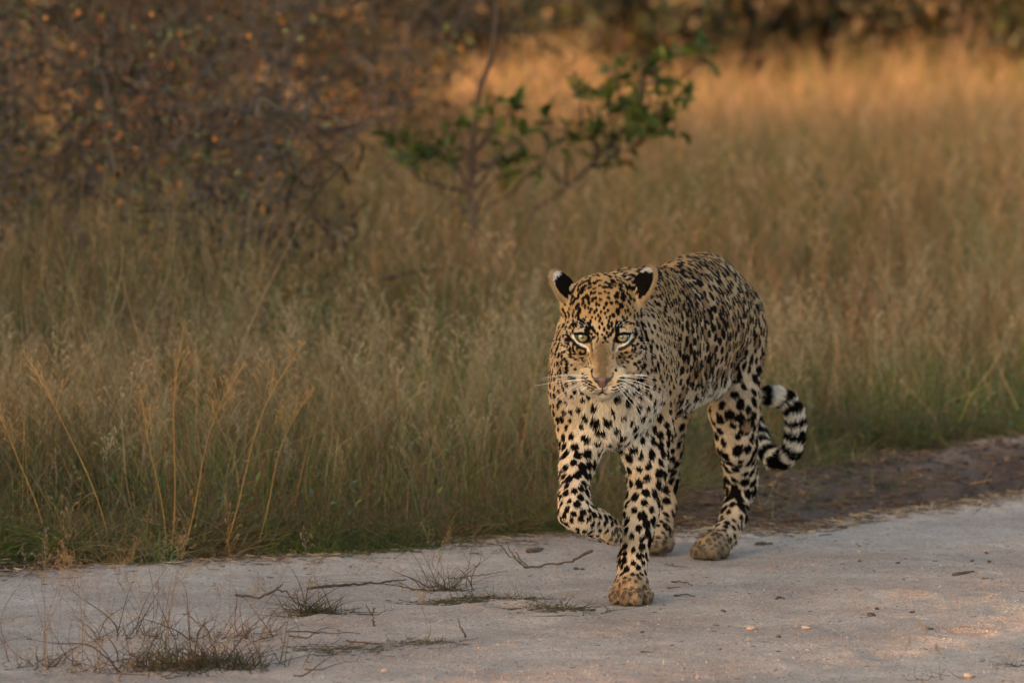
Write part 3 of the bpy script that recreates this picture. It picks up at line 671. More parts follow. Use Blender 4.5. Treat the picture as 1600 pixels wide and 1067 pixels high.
# ---- whiskers
WM = NT('whisker').set(Roughness=.35); WM.b.inputs['Base Color'].default_value = (.85, .84, .80, 1)
def whisker(p, d, L, droop, r=.00042):
    n = 9; t = np.linspace(0, 1, n)[:, None]; d = unit(np.array(d, float))
    pts = p + d * (t * L) - FV * (droop * L * t ** 2)
    hc = bpy.data.hair_curves.new('whisker'); hc.add_curves([n])
    hc.attributes['position'].data.foreach_set('vector', pts.astype(np.float32).ravel())
    rad = hc.attributes.get('radius') or hc.attributes.new('radius', 'FLOAT', 'POINT')
    rad.data.foreach_set('value', (r * (1 - t[:, 0] * .8)).astype(np.float32))
    o = own(obj('whisker', hc, WM.m))
wr = random.Random(5)
for s in (-1, 1):
    for i in range(15):
        row = i % 4; u = s * (30 + 7 * (i // 4) + wr.uniform(-2, 2)); v = -84 - row * 6.5 + wr.uniform(-1.5, 1.5)
        k = face_hit(u, v)
        if k is None: continue
        an = math.radians(wr.uniform(2, 16) + row * -17)
        d = s * math.cos(an) * FU + math.sin(an) * FV + FW * wr.uniform(.05, .45)
        whisker(LV[k], d, wr.uniform(.055, .10) if i > 2 else wr.uniform(.09, .125), wr.uniform(.05, .30))
    for i in range(3):
        k = face_hit(s * (30 + i * 6), 22)
        if k is not None: whisker(LV[k], s * (.5 + .3 * i) * FU + FV * .8 + FW * .3, .035, .3, .0002)
    for i in range(2):
        k = face_hit(s * 74, -12 - i * 12)
        if k is not None: whisker(LV[k], s * FU + FV * (.2 - .4 * i) + FW * .2, .05, .3, .00025)
print('leopard', NV, len(LQ), len(blobs))

# ================================================================== GROUND AND ROAD
def curve_y(x, pts):
    a = np.array(pts); return np.interp(x, a[:, 0], a[:, 1])
SAND_EDGE = [(-9, 14.2), (-3, 14.2), (-1.17, 14.55), (-.95, 14.72), (-.80, 14.92), (-.36, 15.26), (.075, 15.52), (.41, 15.62), (.65, 15.66), (1.0, 16.05), (1.35, 16.6), (2.0, 17.7), (3.2, 20.0), (9, 32.0)]
GRASS_EDGE = [(-9, 14.3), (-3, 14.80), (-1.17, 15.02), (-.88, 15.08), (-.36, 15.34), (.075, 15.60), (.30, 15.8), (.42, 16.25), (.66, 16.85), (1.02, 17.5), (1.41, 18.2), (2.0, 19.3), (3.2, 21.6), (9, 33.5)]
def jag(x, y): return vnoise(np.stack([x * 3.1, y * 0, x * 0], -1), 40) * .09 + vnoise(np.stack([x * 9, y * 0, x * 0], -1), 41) * .06 + vnoise(np.stack([x * 30, y * 0, x * 0], -1), 45) * .03
def sand_y(x): return curve_y(x, SAND_EDGE) + jag(x, x)
def grass_y(x): return curve_y(x, GRASS_EDGE) + jag(x + 9, x) + np.clip((x - .2) * 2, 0, 1) * (vnoise(np.stack([x * 4.1, x * 0, x * 0], -1), 43) * .16 + vnoise(np.stack([x * 13, x * 0, x * 0], -1), 44) * .10)
def n2(x, y, f, s): return vnoise(np.stack([x * f, y * f, x * 0 + .37], -1), s)
def ground_z(x, y):
    e = grass_y(x); s_ = sand_y(x)
    t = np.clip((y - s_ + .02) / .14, 0, 1); z = -.030 + t * .034
    berm = np.exp(-((y - (s_ * .45 + e * .55)) / .38) ** 2) * np.clip((e - s_ - .2) / .6, 0, 1) * .05
    z = z + berm + t * (n2(x, y, 1.3, 50) * .014 + n2(x, y, 6, 51) * .016 + n2(x, y, 16, 52) * .013 + np.abs(n2(x, y, 38, 53)) * .011)
    return z + np.clip((y - e) / 1.5, 0, 1) * .02
def grid_mesh(name, xs, ys, zf, smooth=True):
    X, Y = np.meshgrid(xs, ys, indexing='ij'); Z = zf(X, Y)
    v = np.stack([X, Y, Z], -1).reshape(-1, 3); nx, ny = len(xs), len(ys)
    i = np.arange(nx - 1)[:, None] * ny + np.arange(ny - 1)[None]
    q = np.stack([i, i + ny, i + ny + 1, i + 1], -1).reshape(-1, 4)
    return mesh_from(name, v, q, smooth)
GM = NT('soil').set(Roughness=.95)
tc = GM.n('ShaderNodeTexCoord')
n1 = GM.n('ShaderNodeTexNoise', i_Scale=7.0, i_Detail=8.0, i_Roughness=.7); n3 = GM.n('ShaderNodeTexNoise', i_Scale=90.0, i_Detail=5.0)
r1 = GM.n('ShaderNodeValToRGB'); r1.color_ramp.elements[0].color = (.026, .014, .008, 1); r1.color_ramp.elements[1].color = (.120, .066, .038, 1)
r1.color_ramp.elements[0].position = .3; r1.color_ramp.elements[1].position = .75
for q in (n1, n3): GM.l(tc.outputs['Object'], q.inputs['Vector'])
GM.l(n1.outputs['Fac'], r1.inputs[0]); _m = GM.n('ShaderNodeMix', data_type='RGBA'); _q = GM.n('ShaderNodeAttribute', attribute_name='pale')
GM.l(_q.outputs['Fac'], _m.inputs[0]); GM.l(r1.outputs[0], _m.inputs[6]); _m.inputs[7].default_value = (.30, .215, .160, 1); GM.l(_m.outputs[2], GM.b.inputs['Base Color'])
b1 = GM.n('ShaderNodeBump', i_Strength=1.0, i_Distance=.012); GM.l(n3.outputs['Fac'], b1.inputs['Height']); GM.l(b1.outputs[0], GM.b.inputs['Normal'])
xs = grid_axis([(-400, -40, 60), (-40, -4, 3), (-4, -1.8, .1), (-1.8, 2.4, .016), (2.4, 5, .1), (5, 40, 3), (40, 400, 60)])
ys = grid_axis([(-60, 0, 10), (0, 14, 1.0), (14, 14.8, .05), (14.8, 18.6, .016), (18.6, 26, .2), (26, 60, 2), (60, 900, 60)])
ground = obj('ground', grid_mesh('ground', xs, ys, ground_z), GM.m)
_v = np.empty(len(ground.data.vertices) * 3, np.float32); ground.data.vertices.foreach_get('co', _v); _v = _v.reshape(-1, 3)
_p = np.clip((_v[:, 0] - 1.0) * 3, 0, 1) * np.clip(1 - np.abs(_v[:, 1] - curve_y(_v[:, 0], GRASS_EDGE) + .55) / .42 + n2(_v[:, 0], _v[:, 1], 5, 68) * .5, 0, 1)
_a = ground.data.attributes.new('pale', 'FLOAT', 'POINT'); _a.data.foreach_set('value', _p.astype(np.float32))
tag(ground, 'dark brown soil under the dry grass beyond the sandy track', kind='structure')

_dr = np.random.default_rng(77); DENTS = [(_dr.uniform(-1.5, 1.7), _dr.uniform(12.6, 15.3), _dr.uniform(.03, .075), _dr.uniform(.004, .009)) for _ in range(34)]
FEET = [(0.2574,13.9900,0.0278), (0.4599,14.9200,0.0244), (0.3346,15.0000,0.0104)]
def road_z(x, y):
    z = n2(x, y, 1.1, 60) * .008 + n2(x, y, 4.5, 61) * .0055 + n2(x, y, 11, 62) * .0032 + n2(x, y, 30, 63) * .0026 + n2(x, y, 75, 64) * .0022
    for dx, dy, dr_, dd in DENTS:
        q = np.hypot(x - dx, (y - dy) * .8) / dr_; z = z - dd * np.exp(-q ** 4) + dd * .55 * np.exp(-((q - 1.25) / .3) ** 2)
    for c in FEET:
        k = np.clip(1 - np.hypot(x - c[0], y - c[1]) / .22, 0, 1); z = z * (1 - np.clip(k * 1.5, 0, 1) * .9) - k * .001
    d = y - sand_y(x); return z - np.clip((d + .16) / .16, 0, 3) ** 2 * .012
RM = NT('sand').set(Roughness=.92)
tc = RM.n('ShaderNodeTexCoord')
def noise_tex(M_, tc_, scale, det=4.0, rough=.6, stretch=None):
    nd = M_.n('ShaderNodeTexNoise', i_Scale=scale, i_Detail=det, i_Roughness=rough)
    if stretch:
        mp = M_.n('ShaderNodeMapping'); mp.inputs['Scale'].default_value = stretch; M_.l(tc_.outputs['Object'], mp.inputs['Vector']); M_.l(mp.outputs[0], nd.inputs['Vector'])
    else: M_.l(tc_.outputs['Object'], nd.inputs['Vector'])
    return nd
def mixc(M_, a, b, fac, mode='MIX'):
    m = M_.n('ShaderNodeMix', data_type='RGBA', blend_type=mode)
    for s_, v in ((0, fac), (6, a), (7, b)):
        if isinstance(v, bpy.types.NodeSocket): M_.l(v, m.inputs[s_])
        else: m.inputs[s_].default_value = v
    return m.outputs[2]
def ramp(M_, src, stops):
    r = M_.n('ShaderNodeValToRGB'); M_.l(src, r.inputs[0]); e = r.color_ramp.elements
    while len(e) < len(stops): e.new(.5)
    for q, (p, c) in zip(e, stops): q.position = p; q.color = c if len(c) == 4 else (*c, 1)
    return r.outputs[0]
big = noise_tex(RM, tc, 1.6, 6, .65); mid = noise_tex(RM, tc, 9, 6, .7); fine = noise_tex(RM, tc, 260, 3, .7)
base = ramp(RM, mid.outputs['Fac'], [(.25, (.42, .33, .255)), (.5, (.56, .46, .37)), (.75, (.70, .60, .50))])
base = mixc(RM, base, (.28, .205, .155, 1), ramp(RM, big.outputs['Fac'], [(.42, (0, 0, 0)), (.70, (.75, .75, .75))]))
vo = RM.n('ShaderNodeTexVoronoi', i_Scale=210.0); RM.l(tc.outputs['Object'], vo.inputs['Vector'])
gr = ramp(RM, vo.outputs['Color'], [(0, (.55, .55, .55)), (.35, (.95, .93, .92)), (.7, (1.1, 1.02, .98)), (1, (1.22, 1.2, 1.18))])
base = mixc(RM, base, gr, .95, 'MULTIPLY')
vo2 = RM.n('ShaderNodeTexVoronoi', i_Scale=95.0); RM.l(tc.outputs['Object'], vo2.inputs['Vector'])
sep = RM.n('ShaderNodeSeparateColor'); RM.l(vo2.outputs['Color'], sep.inputs[0])
orange = ramp(RM, sep.outputs[0], [(.80, (0, 0, 0)), (.84, (.8, .8, .8))]); dsk = ramp(RM, vo2.outputs['Distance'], [(.25, (1, 1, 1)), (.40, (0, 0, 0))])
om = RM.n('ShaderNodeMath', operation='MULTIPLY'); RM.l(orange, om.inputs[0]); RM.l(dsk, om.inputs[1])
base = mixc(RM, base, (.50, .27, .15, 1), om.outputs[0])
dk = ramp(RM, sep.outputs[1], [(.93, (0, 0, 0)), (.95, (.85, .85, .85))]); dm = RM.n('ShaderNodeMath', operation='MULTIPLY'); RM.l(dk, dm.inputs[0]); RM.l(dsk, dm.inputs[1])
base = mixc(RM, base, (.10, .075, .06, 1), dm.outputs[0])
ga_ = RM.n('ShaderNodeAttribute', attribute_name='grit'); gm_ = RM.n('ShaderNodeMath', operation='MULTIPLY_ADD'); RM.l(mid.outputs['Fac'], gm_.inputs[0]); gm_.inputs[1].default_value = 1.6; gm_.inputs[2].default_value = -.45
gn_ = RM.n('ShaderNodeMath', operation='MULTIPLY', use_clamp=True); RM.l(ga_.outputs['Fac'], gn_.inputs[0]); RM.l(gm_.outputs[0], gn_.inputs[1]); gk_ = RM.n('ShaderNodeMath', operation='MULTIPLY', i_1=2.2, use_clamp=True); RM.l(gn_.outputs[0], gk_.inputs[0])
base = mixc(RM, base, mixc(RM, (.13, .085, .058, 1), gr, .9, 'MULTIPLY'), gk_.outputs[0])
RM.l(base, RM.b.inputs['Base Color'])
b1 = RM.n('ShaderNodeBump', i_Strength=1.0, i_Distance=.0045); RM.l(fine.outputs['Fac'], b1.inputs['Height'])
b2 = RM.n('ShaderNodeBump', i_Strength=1.0, i_Distance=.0035); RM.l(vo.outputs['Distance'], b2.inputs['Height']); RM.l(b1.outputs[0], b2.inputs['Normal'])
lump_ = noise_tex(RM, tc, 38, 5, .75); b3 = RM.n('ShaderNodeBump', i_Strength=1.0, i_Distance=.014); RM.l(lump_.outputs['Fac'], b3.inputs['Height']); RM.l(b2.outputs[0], b3.inputs['Normal']); RM.l(b3.outputs[0], RM.b.inputs['Normal'])
xs = grid_axis([(-9, -1.7, .12), (-1.7, 1.9, .011), (1.9, 9, .12)])
ys = grid_axis([(4, 12.3, .15), (12.3, 16.6, .013), (16.6, 33, .12)])
road = obj('road', grid_mesh('road', xs, ys, road_z), RM.m); 
_v = np.empty(len(road.data.vertices) * 3, np.float32); road.data.vertices.foreach_get('co', _v); _v = _v.reshape(-1, 3)
_d = sand_y(_v[:, 0]) - _v[:, 1] + n2(_v[:, 0], _v[:, 1], 3, 66) * .10 + n2(_v[:, 0], _v[:, 1], 11, 67) * .06
_w = .07 + .38 * np.clip((-_v[:, 0] - .55) * 1.6, 0, 1) + .22 * np.clip((_v[:, 0] - 1.0) * 1.5, 0, 1)
_a = road.data.attributes.new('grit', 'FLOAT', 'POINT'); _a.data.foreach_set('value', np.clip(1.1 - _d / _w, 0, 1).astype(np.float32))
tag(road, 'pale pinkish sandy track with coarse grit', kind='structure')

# pebbles and grit: real little stones
def stones(n, xr, yr, smin, smax, cols, seed, zf, flat=.6):
    r = np.random.default_rng(seed)
    ico = np.array([[0, 0, 1], [.894, 0, .447], [.276, .851, .447], [-.724, .526, .447], [-.724, -.526, .447], [.276, -.851, .447],
                    [.724, .526, -.447], [-.276, .851, -.447], [-.894, 0, -.447], [-.276, -.851, -.447], [.724, -.526, -.447], [0, 0, -1]])
    tri = np.array([[0, 1, 2], [0, 2, 3], [0, 3, 4], [0, 4, 5], [0, 5, 1], [1, 6, 2], [2, 7, 3], [3, 8, 4], [4, 9, 5], [5, 10, 1], [6, 7, 2], [7, 8, 3], [8, 9, 4], [9, 10, 5], [10, 6, 1]])
    x = r.uniform(*xr, n); y = r.uniform(*yr, n); s_ = smin * (smax / smin) ** (r.random(n) ** 2.2)
    v = ico[None] * (1 + r.uniform(-.28, .28, (n, 12, 1))) * s_[:, None, None] * np.stack([r.uniform(.8, 1.3, n), r.uniform(.8, 1.3, n), np.full(n, flat)], -1)[:, None]
    a = r.uniform(0, 6.28, n)[:, None]; c, sn = np.cos(a), np.sin(a)
    v = np.stack([v[..., 0] * c - v[..., 1] * sn, v[..., 0] * sn + v[..., 1] * c, v[..., 2]], -1)
    v += np.stack([x, y, zf(x, y) + s_ * flat * .25], -1)[:, None]
    f = (tri[None] + (np.arange(n) * 12)[:, None, None]).reshape(-1, 3)
    cc = np.array(cols)[r.integers(0, len(cols), n)] * r.uniform(.7, 1.2, (n, 1))
    return v.reshape(-1, 3), f, np.repeat(cc, 12, axis=0)
AM = NT('tinted').set(Roughness=.85); at = AM.n('ShaderNodeAttribute', attribute_name='tint'); AM.l(at.outputs['Color'], AM.b.inputs['Base Color'])
v, f, c = stones(26000, (-1.9, 2.1), (12.2, 16.4), .0009, .0030, [(.46, .38, .32), (.44, .36, .30), (.42, .26, .16), (.45, .37, .32), (.30, .24, .20), (.40, .33, .28), (.44, .28, .18)], 3, road_z)
me = mesh_from('gravel', v, f); vcol(me, 'tint', c); tag(obj('gravel', me, AM.m), 'fine pinkish and orange grit strewn over the track', kind='stuff')
v, f, c = stones(16000, (.1, 3.0), (15.6, 19.0), .002, .012, [(.06, .033, .020), (.085, .048, .028), (.12, .075, .048), (.035, .020, .013)], 5, ground_z, .7)
yy = v.reshape(-1, 12, 3); ok = (yy[:, 0, 1] < grass_y(yy[:, 0, 0]) + .25) & (yy[:, 0, 1] > sand_y(yy[:, 0, 0]) - .04)
v2 = yy[ok].reshape(-1, 3); c2 = c.reshape(-1, 12, 3)[ok].reshape(-1, 3); f2 = f[:15 * ok.sum()]
me = mesh_from('rubble', v2, f2); vcol(me, 'tint', c2); tag(obj('soil_crumbs', me, AM.m), 'dark crumbs of churned soil along the right verge', kind='stuff')

# ================================================================== GRASS
class Strands:
    """bundles of thin tapered strands, built as one curves object"""
    def __init__(s): s.p = []; s.r = []; s.c = []; s.n = []
    def add(s, pts, rad, col):            # (m,k,3) (m,k) (m,3)
        m, k = pts.shape[:2]
        s.p.append(pts.reshape(-1, 3)); s.r.append(np.broadcast_to(rad, (m, k)).reshape(-1)); s.c.append(np.broadcast_to(col, (m, 3))); s.n += [k] * m
    def build(s, name, mat):
        hc = bpy.data.hair_curves.new(name); hc.add_curves(s.n)
        hc.attributes['position'].data.foreach_set('vector', np.concatenate(s.p).astype(np.float32).ravel())
        rad = hc.attributes.get('radius') or hc.attributes.new('radius', 'FLOAT', 'POINT')
        rad.data.foreach_set('value', np.concatenate(s.r).astype(np.float32))
        ca = hc.attributes.new('tint', 'FLOAT_COLOR', 'CURVE'); c = np.concatenate(s.c); cc = np.ones((len(c), 4), np.float32); cc[:, :3] = c
        ca.data.foreach_set('color', cc.ravel())
        hc.materials.append(mat); return hc
GRM = NT('dry_grass').set(Roughness=.6); GRM.b.inputs['Specular IOR Level'].default_value = .12
at = GRM.n('ShaderNodeAttribute', attribute_name='tint'); GRM.l(at.outputs['Color'], GRM.b.inputs['Base Color'])
STRAW = [(.33, .235, .120), (.29, .210, .115), (.27, .205, .125), (.30, .165, .070), (.16, .105, .055), (.23, .115, .045), (.22, .190, .090)]
GREEN = [(.085, .120, .020), (.120, .150, .026), (.065, .105, .026), (.165, .170, .034), (.085, .130, .050)]
def pick(r, cols, n): return np.array(cols)[r.integers(0, len(cols), n)] * r.uniform(.62, 1.30, (n, 1)) * np.where(r.random((n, 1)) < .12, 1.55, 1)
GRASS_TONE = .66
def blades(S, r, x, y, h, w, col, lean=.35, k=6, zf=ground_z, bend=.35, taper=.9):
    n = len(x); t = np.linspace(0, 1, k)[None, :, None]
    a = r.uniform(0, 6.2832, n); ln = np.abs(r.normal(0, lean, n)); d = np.stack([np.cos(a) * ln, np.sin(a) * ln, np.ones(n)], -1); d = unit(d)
    b = np.stack([np.cos(a), np.sin(a), -.35 * np.ones(n)], -1) * (np.abs(r.normal(0, bend, n)) * h)[:, None]
    b2 = r.normal(0, .05, (n, 3)) * h[:, None]
    base = np.stack([x, y, zf(x, y) - .01], -1)
    pts = base[:, None] + d[:, None] * h[:, None, None] * t + b[:, None] * t ** 2.2 + b2[:, None] * np.sin(t * 6.0)
    pts[..., 2] = np.maximum(pts[..., 2], zf(x, y)[:, None] + .002)
    rad = w[:, None] * (1 - taper * np.linspace(0, 1, k)[None] ** 1.3)
    tone = 1 + .52 * n2(x + 3.1, y, 2.1, 95) + .30 * n2(x, y + 1.7, 5.5, 96)
    S.add(pts, rad, col * tone[:, None] * GRASS_TONE)
    return pts
def panicle(S, r, tips, dirs, size, w, col, m=12):
    """loose seed head: fine branchlets below each tip"""
    n = len(tips)
    for q in range(m):
        f = (q + r.random(n)) / m; st = tips - dirs * (size * f)[:, None]
        a = r.uniform(0, 6.2832, n); o = np.stack([np.cos(a), np.sin(a), r.uniform(.6, 2.2, n)], -1); o = unit(o)
        L = size * (.12 + .42 * f) * r.uniform(.5, 1.2, n)
        e = st + o * L[:, None]; mdl = st + o * (L * .55)[:, None] + np.array([0, 0, .004])
        pts = np.stack([st, mdl, e, e + np.array([0, 0, -.006]) + r.normal(0, .003, (n, 3))], 1)
        S.add(pts, w[:, None] * np.array([.55, .45, 1.3, .5])[None], col)
def stem_dir(pts): return unit(pts[:, -1] - pts[:, -3])
gr_ = np.random.default_rng(21)
def scatter(r, n, xr, yoff, far=None, clump=True):
    m = int(n * 2.2); x = r.uniform(*xr, m); y = grass_y(x) + r.uniform(yoff[0], yoff[1], m) if far is None else r.uniform(*yoff, m)
    if clump: k = (n2(x, y, 3.3, 90) * .5 + n2(x, y, 8.5, 91) * .5) * 1.3 + r.uniform(-.6, .6, m); o = np.argsort(-k)[:n]; o = o[r.permutation(len(o))]; return x[o], y[o]
    return x[:n], y[:n]
S = Strands()
def patch(x, y, s, f=1.0): return n2(x, y, f, s)
# 1 thatch right at the verge
n = 52000; x, y = scatter(gr_, n, (-2.6, 2.9), (-.05, 3.2)); h = gr_.uniform(.04, .20, n) * (1 + .3 * patch(x, y, 70, 2))
g = (gr_.random(n) < .34 + .30 * patch(x, y, 71, 1.7) + .2 * (x > .3))[:, None]
blades(S, gr_, x, y, h, gr_.uniform(.0006, .0014, n), np.where(g, pick(gr_, GREEN, n), pick(gr_, STRAW, n) * .85), .8, 5, bend=.6)
n = 9000; x, y = scatter(gr_, n, (-2.2, .6), (-.16, .10)); h = gr_.uniform(.05, .17, n)   # stems flopped over the edge
blades(S, gr_, x, y, h, gr_.uniform(.0006, .0012, n), np.where((gr_.random(n) < .3)[:, None], pick(gr_, GREEN, n), pick(gr_, STRAW, n)), 1.6, 6, bend=.5)
_c = gr_.uniform(-1.5, .35, 46); n = 5200; j = gr_.integers(0, 46, n); sp_ = gr_.uniform(.02, .07, 46)[j]; x = _c[j] + gr_.normal(0, 1, n) * sp_; y = grass_y(_c)[j] - gr_.uniform(.0, .24, 46)[j] + gr_.normal(0, 1, n) * sp_ * .8   # tufts that break the edge
blades(S, gr_, x, y, gr_.uniform(.03, .14, n), gr_.uniform(.0006, .0012, n), np.where((gr_.random(46) < .5)[j][:, None], pick(gr_, GREEN, n), pick(gr_, STRAW, n) * .8), 1.0, 6, bend=.6, zf=lambda x, y: np.maximum(road_z(x, y), ground_z(x, y)))
# 2 standing stems of the verge
n = 17000; x, y = scatter(gr_, n, (-2.6, 2.9), (0, 3.4)); hm = .27 + .05 * patch(x, y, 72, 1.4) - .05 * np.clip(x, 0, 1.2); h = hm * gr_.uniform(.55, 1.45, n) * np.clip((y - grass_y(x)) / .35 + .45, 0, 1)
g = (gr_.random(n) < .46 + .45 * patch(x, y, 73, 1.2) + .15 * (x > .3))[:, None]
blades(S, gr_, x, y, h, gr_.uniform(.0006, .0013, n), np.where(g, pick(gr_, GREEN, n) * 1.15, pick(gr_, STRAW, n)), .34, 7, bend=.28)
# thin stems, some russet, some given orange low-sun tones, leaning through each other
n = 1500; x, y = scatter(gr_, n, (-2.6, 2.9), (.02, 2.6)); h = gr_.uniform(.22, .50, n) * np.where(x > .2, .8, 1) * np.clip((y - grass_y(x)) / .4 + .55, 0, 1)
blades(S, gr_, x, y, h, gr_.uniform(.0006, .0010, n), pick(gr_, [(.50, .26, .085), (.46, .30, .13), (.38, .17, .06), (.52, .38, .18)], n), .30, 7, bend=.18)
# 3 seed-head grass of the verge
n = 2300; x, y = scatter(gr_, n, (-2.6, 2.9), (.06, 3.4)); h = gr_.uniform(.22, .47, n) * np.clip((y - grass_y(x)) / .5 + .6, 0, 1); col = pick(gr_, [(.31, .26, .16), (.27, .22, .14), (.31, .22, .12), (.22, .20, .11)], n)
p = blades(S, gr_, x, y, h, gr_.uniform(.0005, .0009, n), col, .16, 7, bend=.16); panicle(S, gr_, p[:, -1], stem_dir(p), h * .38, np.full(n, .00042), col, 14)
# 3b loose tufts creeping over the soil bank, with dead stems lying on it
n = 5200; x = gr_.uniform(.3, 2.9, n); f_ = gr_.random(n) ** .6; y = sand_y(x) * (1 - f_) + (curve_y(x, GRASS_EDGE) + .1) * f_; k = n2(x, y, 4.7, 93) + gr_.uniform(-.25, .25, n) > .30 - .35 * f_; x, y = x[k], y[k]; n = len(x)
blades(S, gr_, x, y, gr_.uniform(.03, .13, n), gr_.uniform(.0006, .0014, n), np.where((gr_.random(n) < .5)[:, None], pick(gr_, GREEN, n), pick(gr_, STRAW, n) * .8), .9, 5, bend=.6)
n = 2600; x = gr_.uniform(.3, 2.6, n); f_ = gr_.random(n); y = sand_y(x) * (1 - f_) + curve_y(x, GRASS_EDGE) * f_; a = gr_.uniform(0, 6.28, n); L = gr_.uniform(.01, .07, n); b = np.stack([x, y, ground_z(x, y) + .004], -1)
d = np.stack([np.cos(a), np.sin(a), gr_.uniform(0, .25, n)], -1) * L[:, None]
S.add(np.stack([b, b + d * .5, b + d], 1), gr_.uniform(.0006, .0016, n)[:, None] * np.ones((1, 3)), pick(gr_, [(.07, .04, .022), (.11, .065, .035), (.04, .025, .015), (.16, .10, .05)], n))
tag(obj('verge_grass', S.build('verge_grass', GRM.m)), 'tangled dry and green grass along the near edge of the track', kind='stuff')
# 4 middle field
S = Strands()
n = 60000; x, y = scatter(gr_, n, (-5.0, 6.5), (3.0, 12.0)); h = gr_.uniform(.16, .50, n) * (1 + .40 * patch(x, y, 74, 1.6))
g = (gr_.random(n) < .50 + .35 * patch(x, y, 75, .9) + .12 * (x > .2))[:, None]
blades(S, gr_, x, y, h, gr_.uniform(.0010, .0026, n), np.where(g, pick(gr_, GREEN, n), pick(gr_, STRAW, n) * .92), .25, 6, bend=.25)
n = 3200; x, y = scatter(gr_, n, (-5.0, 6.5), (3.0, 10.0)); h = gr_.uniform(.35, .62, n); col = pick(gr_, [(.27, .20, .125), (.25, .155, .08), (.29, .165, .07)], n)
p = blades(S, gr_, x, y, h, gr_.uniform(.0009, .0016, n), col, .14, 6, bend=.15); panicle(S, gr_, p[:, -1], stem_dir(p), h * .35, np.full(n, .0012), col, 7)
n = 5200; x = gr_.uniform(-3.2, -.75, n); y = gr_.uniform(16.8, 20.2, n); k = n2(x, y, 1.9, 97) + gr_.uniform(-.3, .3, n) > .05; x, y = x[k], y[k]; n = len(x); h = gr_.uniform(.40, .78, n)
blades(S, gr_, x, y, h, gr_.uniform(.0009, .0020, n), pick(gr_, STRAW[:3] + STRAW[5:] + GREEN[1:2], n), .16, 7, bend=.18)
n = 26000; x, y = scatter(gr_, n, (-7, 7.5), (0, 3.4)); k = (x < -2.45) | (x > 2.75); x, y = x[k], y[k]; n = len(x)   # verge further along the track
blades(S, gr_, x, y, gr_.uniform(.12, .42, n), gr_.uniform(.001, .002, n), np.where((gr_.random(n) < .4)[:, None], pick(gr_, GREEN, n), pick(gr_, STRAW, n)), .3, 6, bend=.3)
# 5 tall russet grass behind the leopard
n = 1500; x = gr_.normal(.85, .85, n); y = gr_.uniform(18.8, 22.5, n); h = gr_.uniform(.30, .62, n) * (1 + .15 * patch(x, y, 79, 3))
blades(S, gr_, x, y, h, gr_.uniform(.0010, .0024, n), pick(gr_, [(.30, .14, .055), (.28, .17, .085), (.24, .115, .045), (.31, .21, .11)], n), .15, 6, bend=.15)
tag(obj('field_grass', S.build('field_grass', GRM.m)), 'waist-high brown and olive grass of the middle field', kind='stuff')
# 6 far field
S = Strands()
n = 52000; x, y = scatter(gr_, n, (-9, 11), (26, 44), 1); h = gr_.uniform(.28, .60, n) * (1 + .22 * patch(x, y, 76, .45))
g = (gr_.random(n) < .10 + .2 * patch(x, y, 77, .3))[:, None]
blades(S, gr_, x, y, h, gr_.uniform(.0022, .0050, n), np.where(g, pick(gr_, GREEN, n), pick(gr_, [(.34, .21, .105), (.31, .20, .11), (.29, .17, .08), (.36, .25, .15)], n)), .22, 5, bend=.25)
n = 24000; x, y = scatter(gr_, n, (-24, 28), (44, 110), 1); h = gr_.uniform(.3, .65, n)
blades(S, gr_, x, y, h, gr_.uniform(.006, .014, n), pick(gr_, STRAW, n), .22, 4, bend=.25)
n = 16000; x = gr_.uniform(-9, 3.5, n); y = gr_.uniform(3, 14.2, n); ok = (y < 10.5) & (np.abs(x) > 2.6); x, y = x[ok], y[ok]; n = len(x)
blades(S, gr_, x, y, gr_.uniform(.15, .45, n), gr_.uniform(.001, .002, n), pick(gr_, STRAW, n), .25, 5, bend=.3)
tag(obj('far_grass', S.build('far_grass', GRM.m)), 'sunlit golden grass filling the far field', kind='stuff')
# 7 broad-leaved weeds at the verge
def weed_leaves(r, x, y, zmax, size, cols, name):
    """small pointed leaves, two folded halves each"""
    n = len(x); L = size * r.uniform(.6, 1.3, n); a = r.uniform(0, 6.2832, n); el = r.uniform(-.1, 1.1, n)
    d = np.stack([np.cos(a) * np.cos(el), np.sin(a) * np.cos(el), np.sin(el)], -1); sd = unit(np.cross(d, UP) + r.normal(0, .3, (n, 3)))
    b = np.stack([x, y, ground_z(x, y) + r.random(n) ** 1.5 * zmax], -1); up = np.cross(sd, d)
    v = np.stack([b, b + d * (L * .5)[:, None] + sd * (L * .2)[:, None] + up * (L * .06)[:, None], b + d * L[:, None] - up * (L * .1)[:, None], b + d * (L * .5)[:, None] - sd * (L * .2)[:, None] + up * (L * .06)[:, None]], 1)
    f = (np.array([[0, 1, 2], [0, 2, 3]])[None] + (np.arange(n) * 4)[:, None, None]).reshape(-1, 3)
    me = mesh_from(name, v.reshape(-1, 3), f); vcol(me, 'tint', np.repeat(pick(r, cols, n), 4, axis=0)); return me
LM = NT('leaf').set(Roughness=.5); at = LM.n('ShaderNodeAttribute', attribute_name='tint'); LM.l(at.outputs['Color'], LM.b.inputs['Base Color'])
tr = LM.n('ShaderNodeBsdfTranslucent'); LM.l(at.outputs['Color'], tr.inputs[0]); ms = LM.n('ShaderNodeMixShader', i_0=.35)
LM.l(LM.b.outputs[0], ms.inputs[1]); LM.l(tr.outputs[0], ms.inputs[2]); LM.l(ms.outputs[0], LM.out.inputs[0])
n = 15000; x, y = scatter(gr_, n, (-2.4, 2.8), (-.03, 2.6)); keep = (patch(x, y, 78, 1.6) + gr_.uniform(-.5, .5, n)) > -.05 * (x < .3) - .5 * (x > .3)
me = weed_leaves(gr_, x[keep], y[keep], .13, .026, GREEN + [(.10, .15, .09)], 'weeds'); tag(obj('weeds', me, LM.m), 'low green weeds between the grass stems of the verge', kind='stuff')
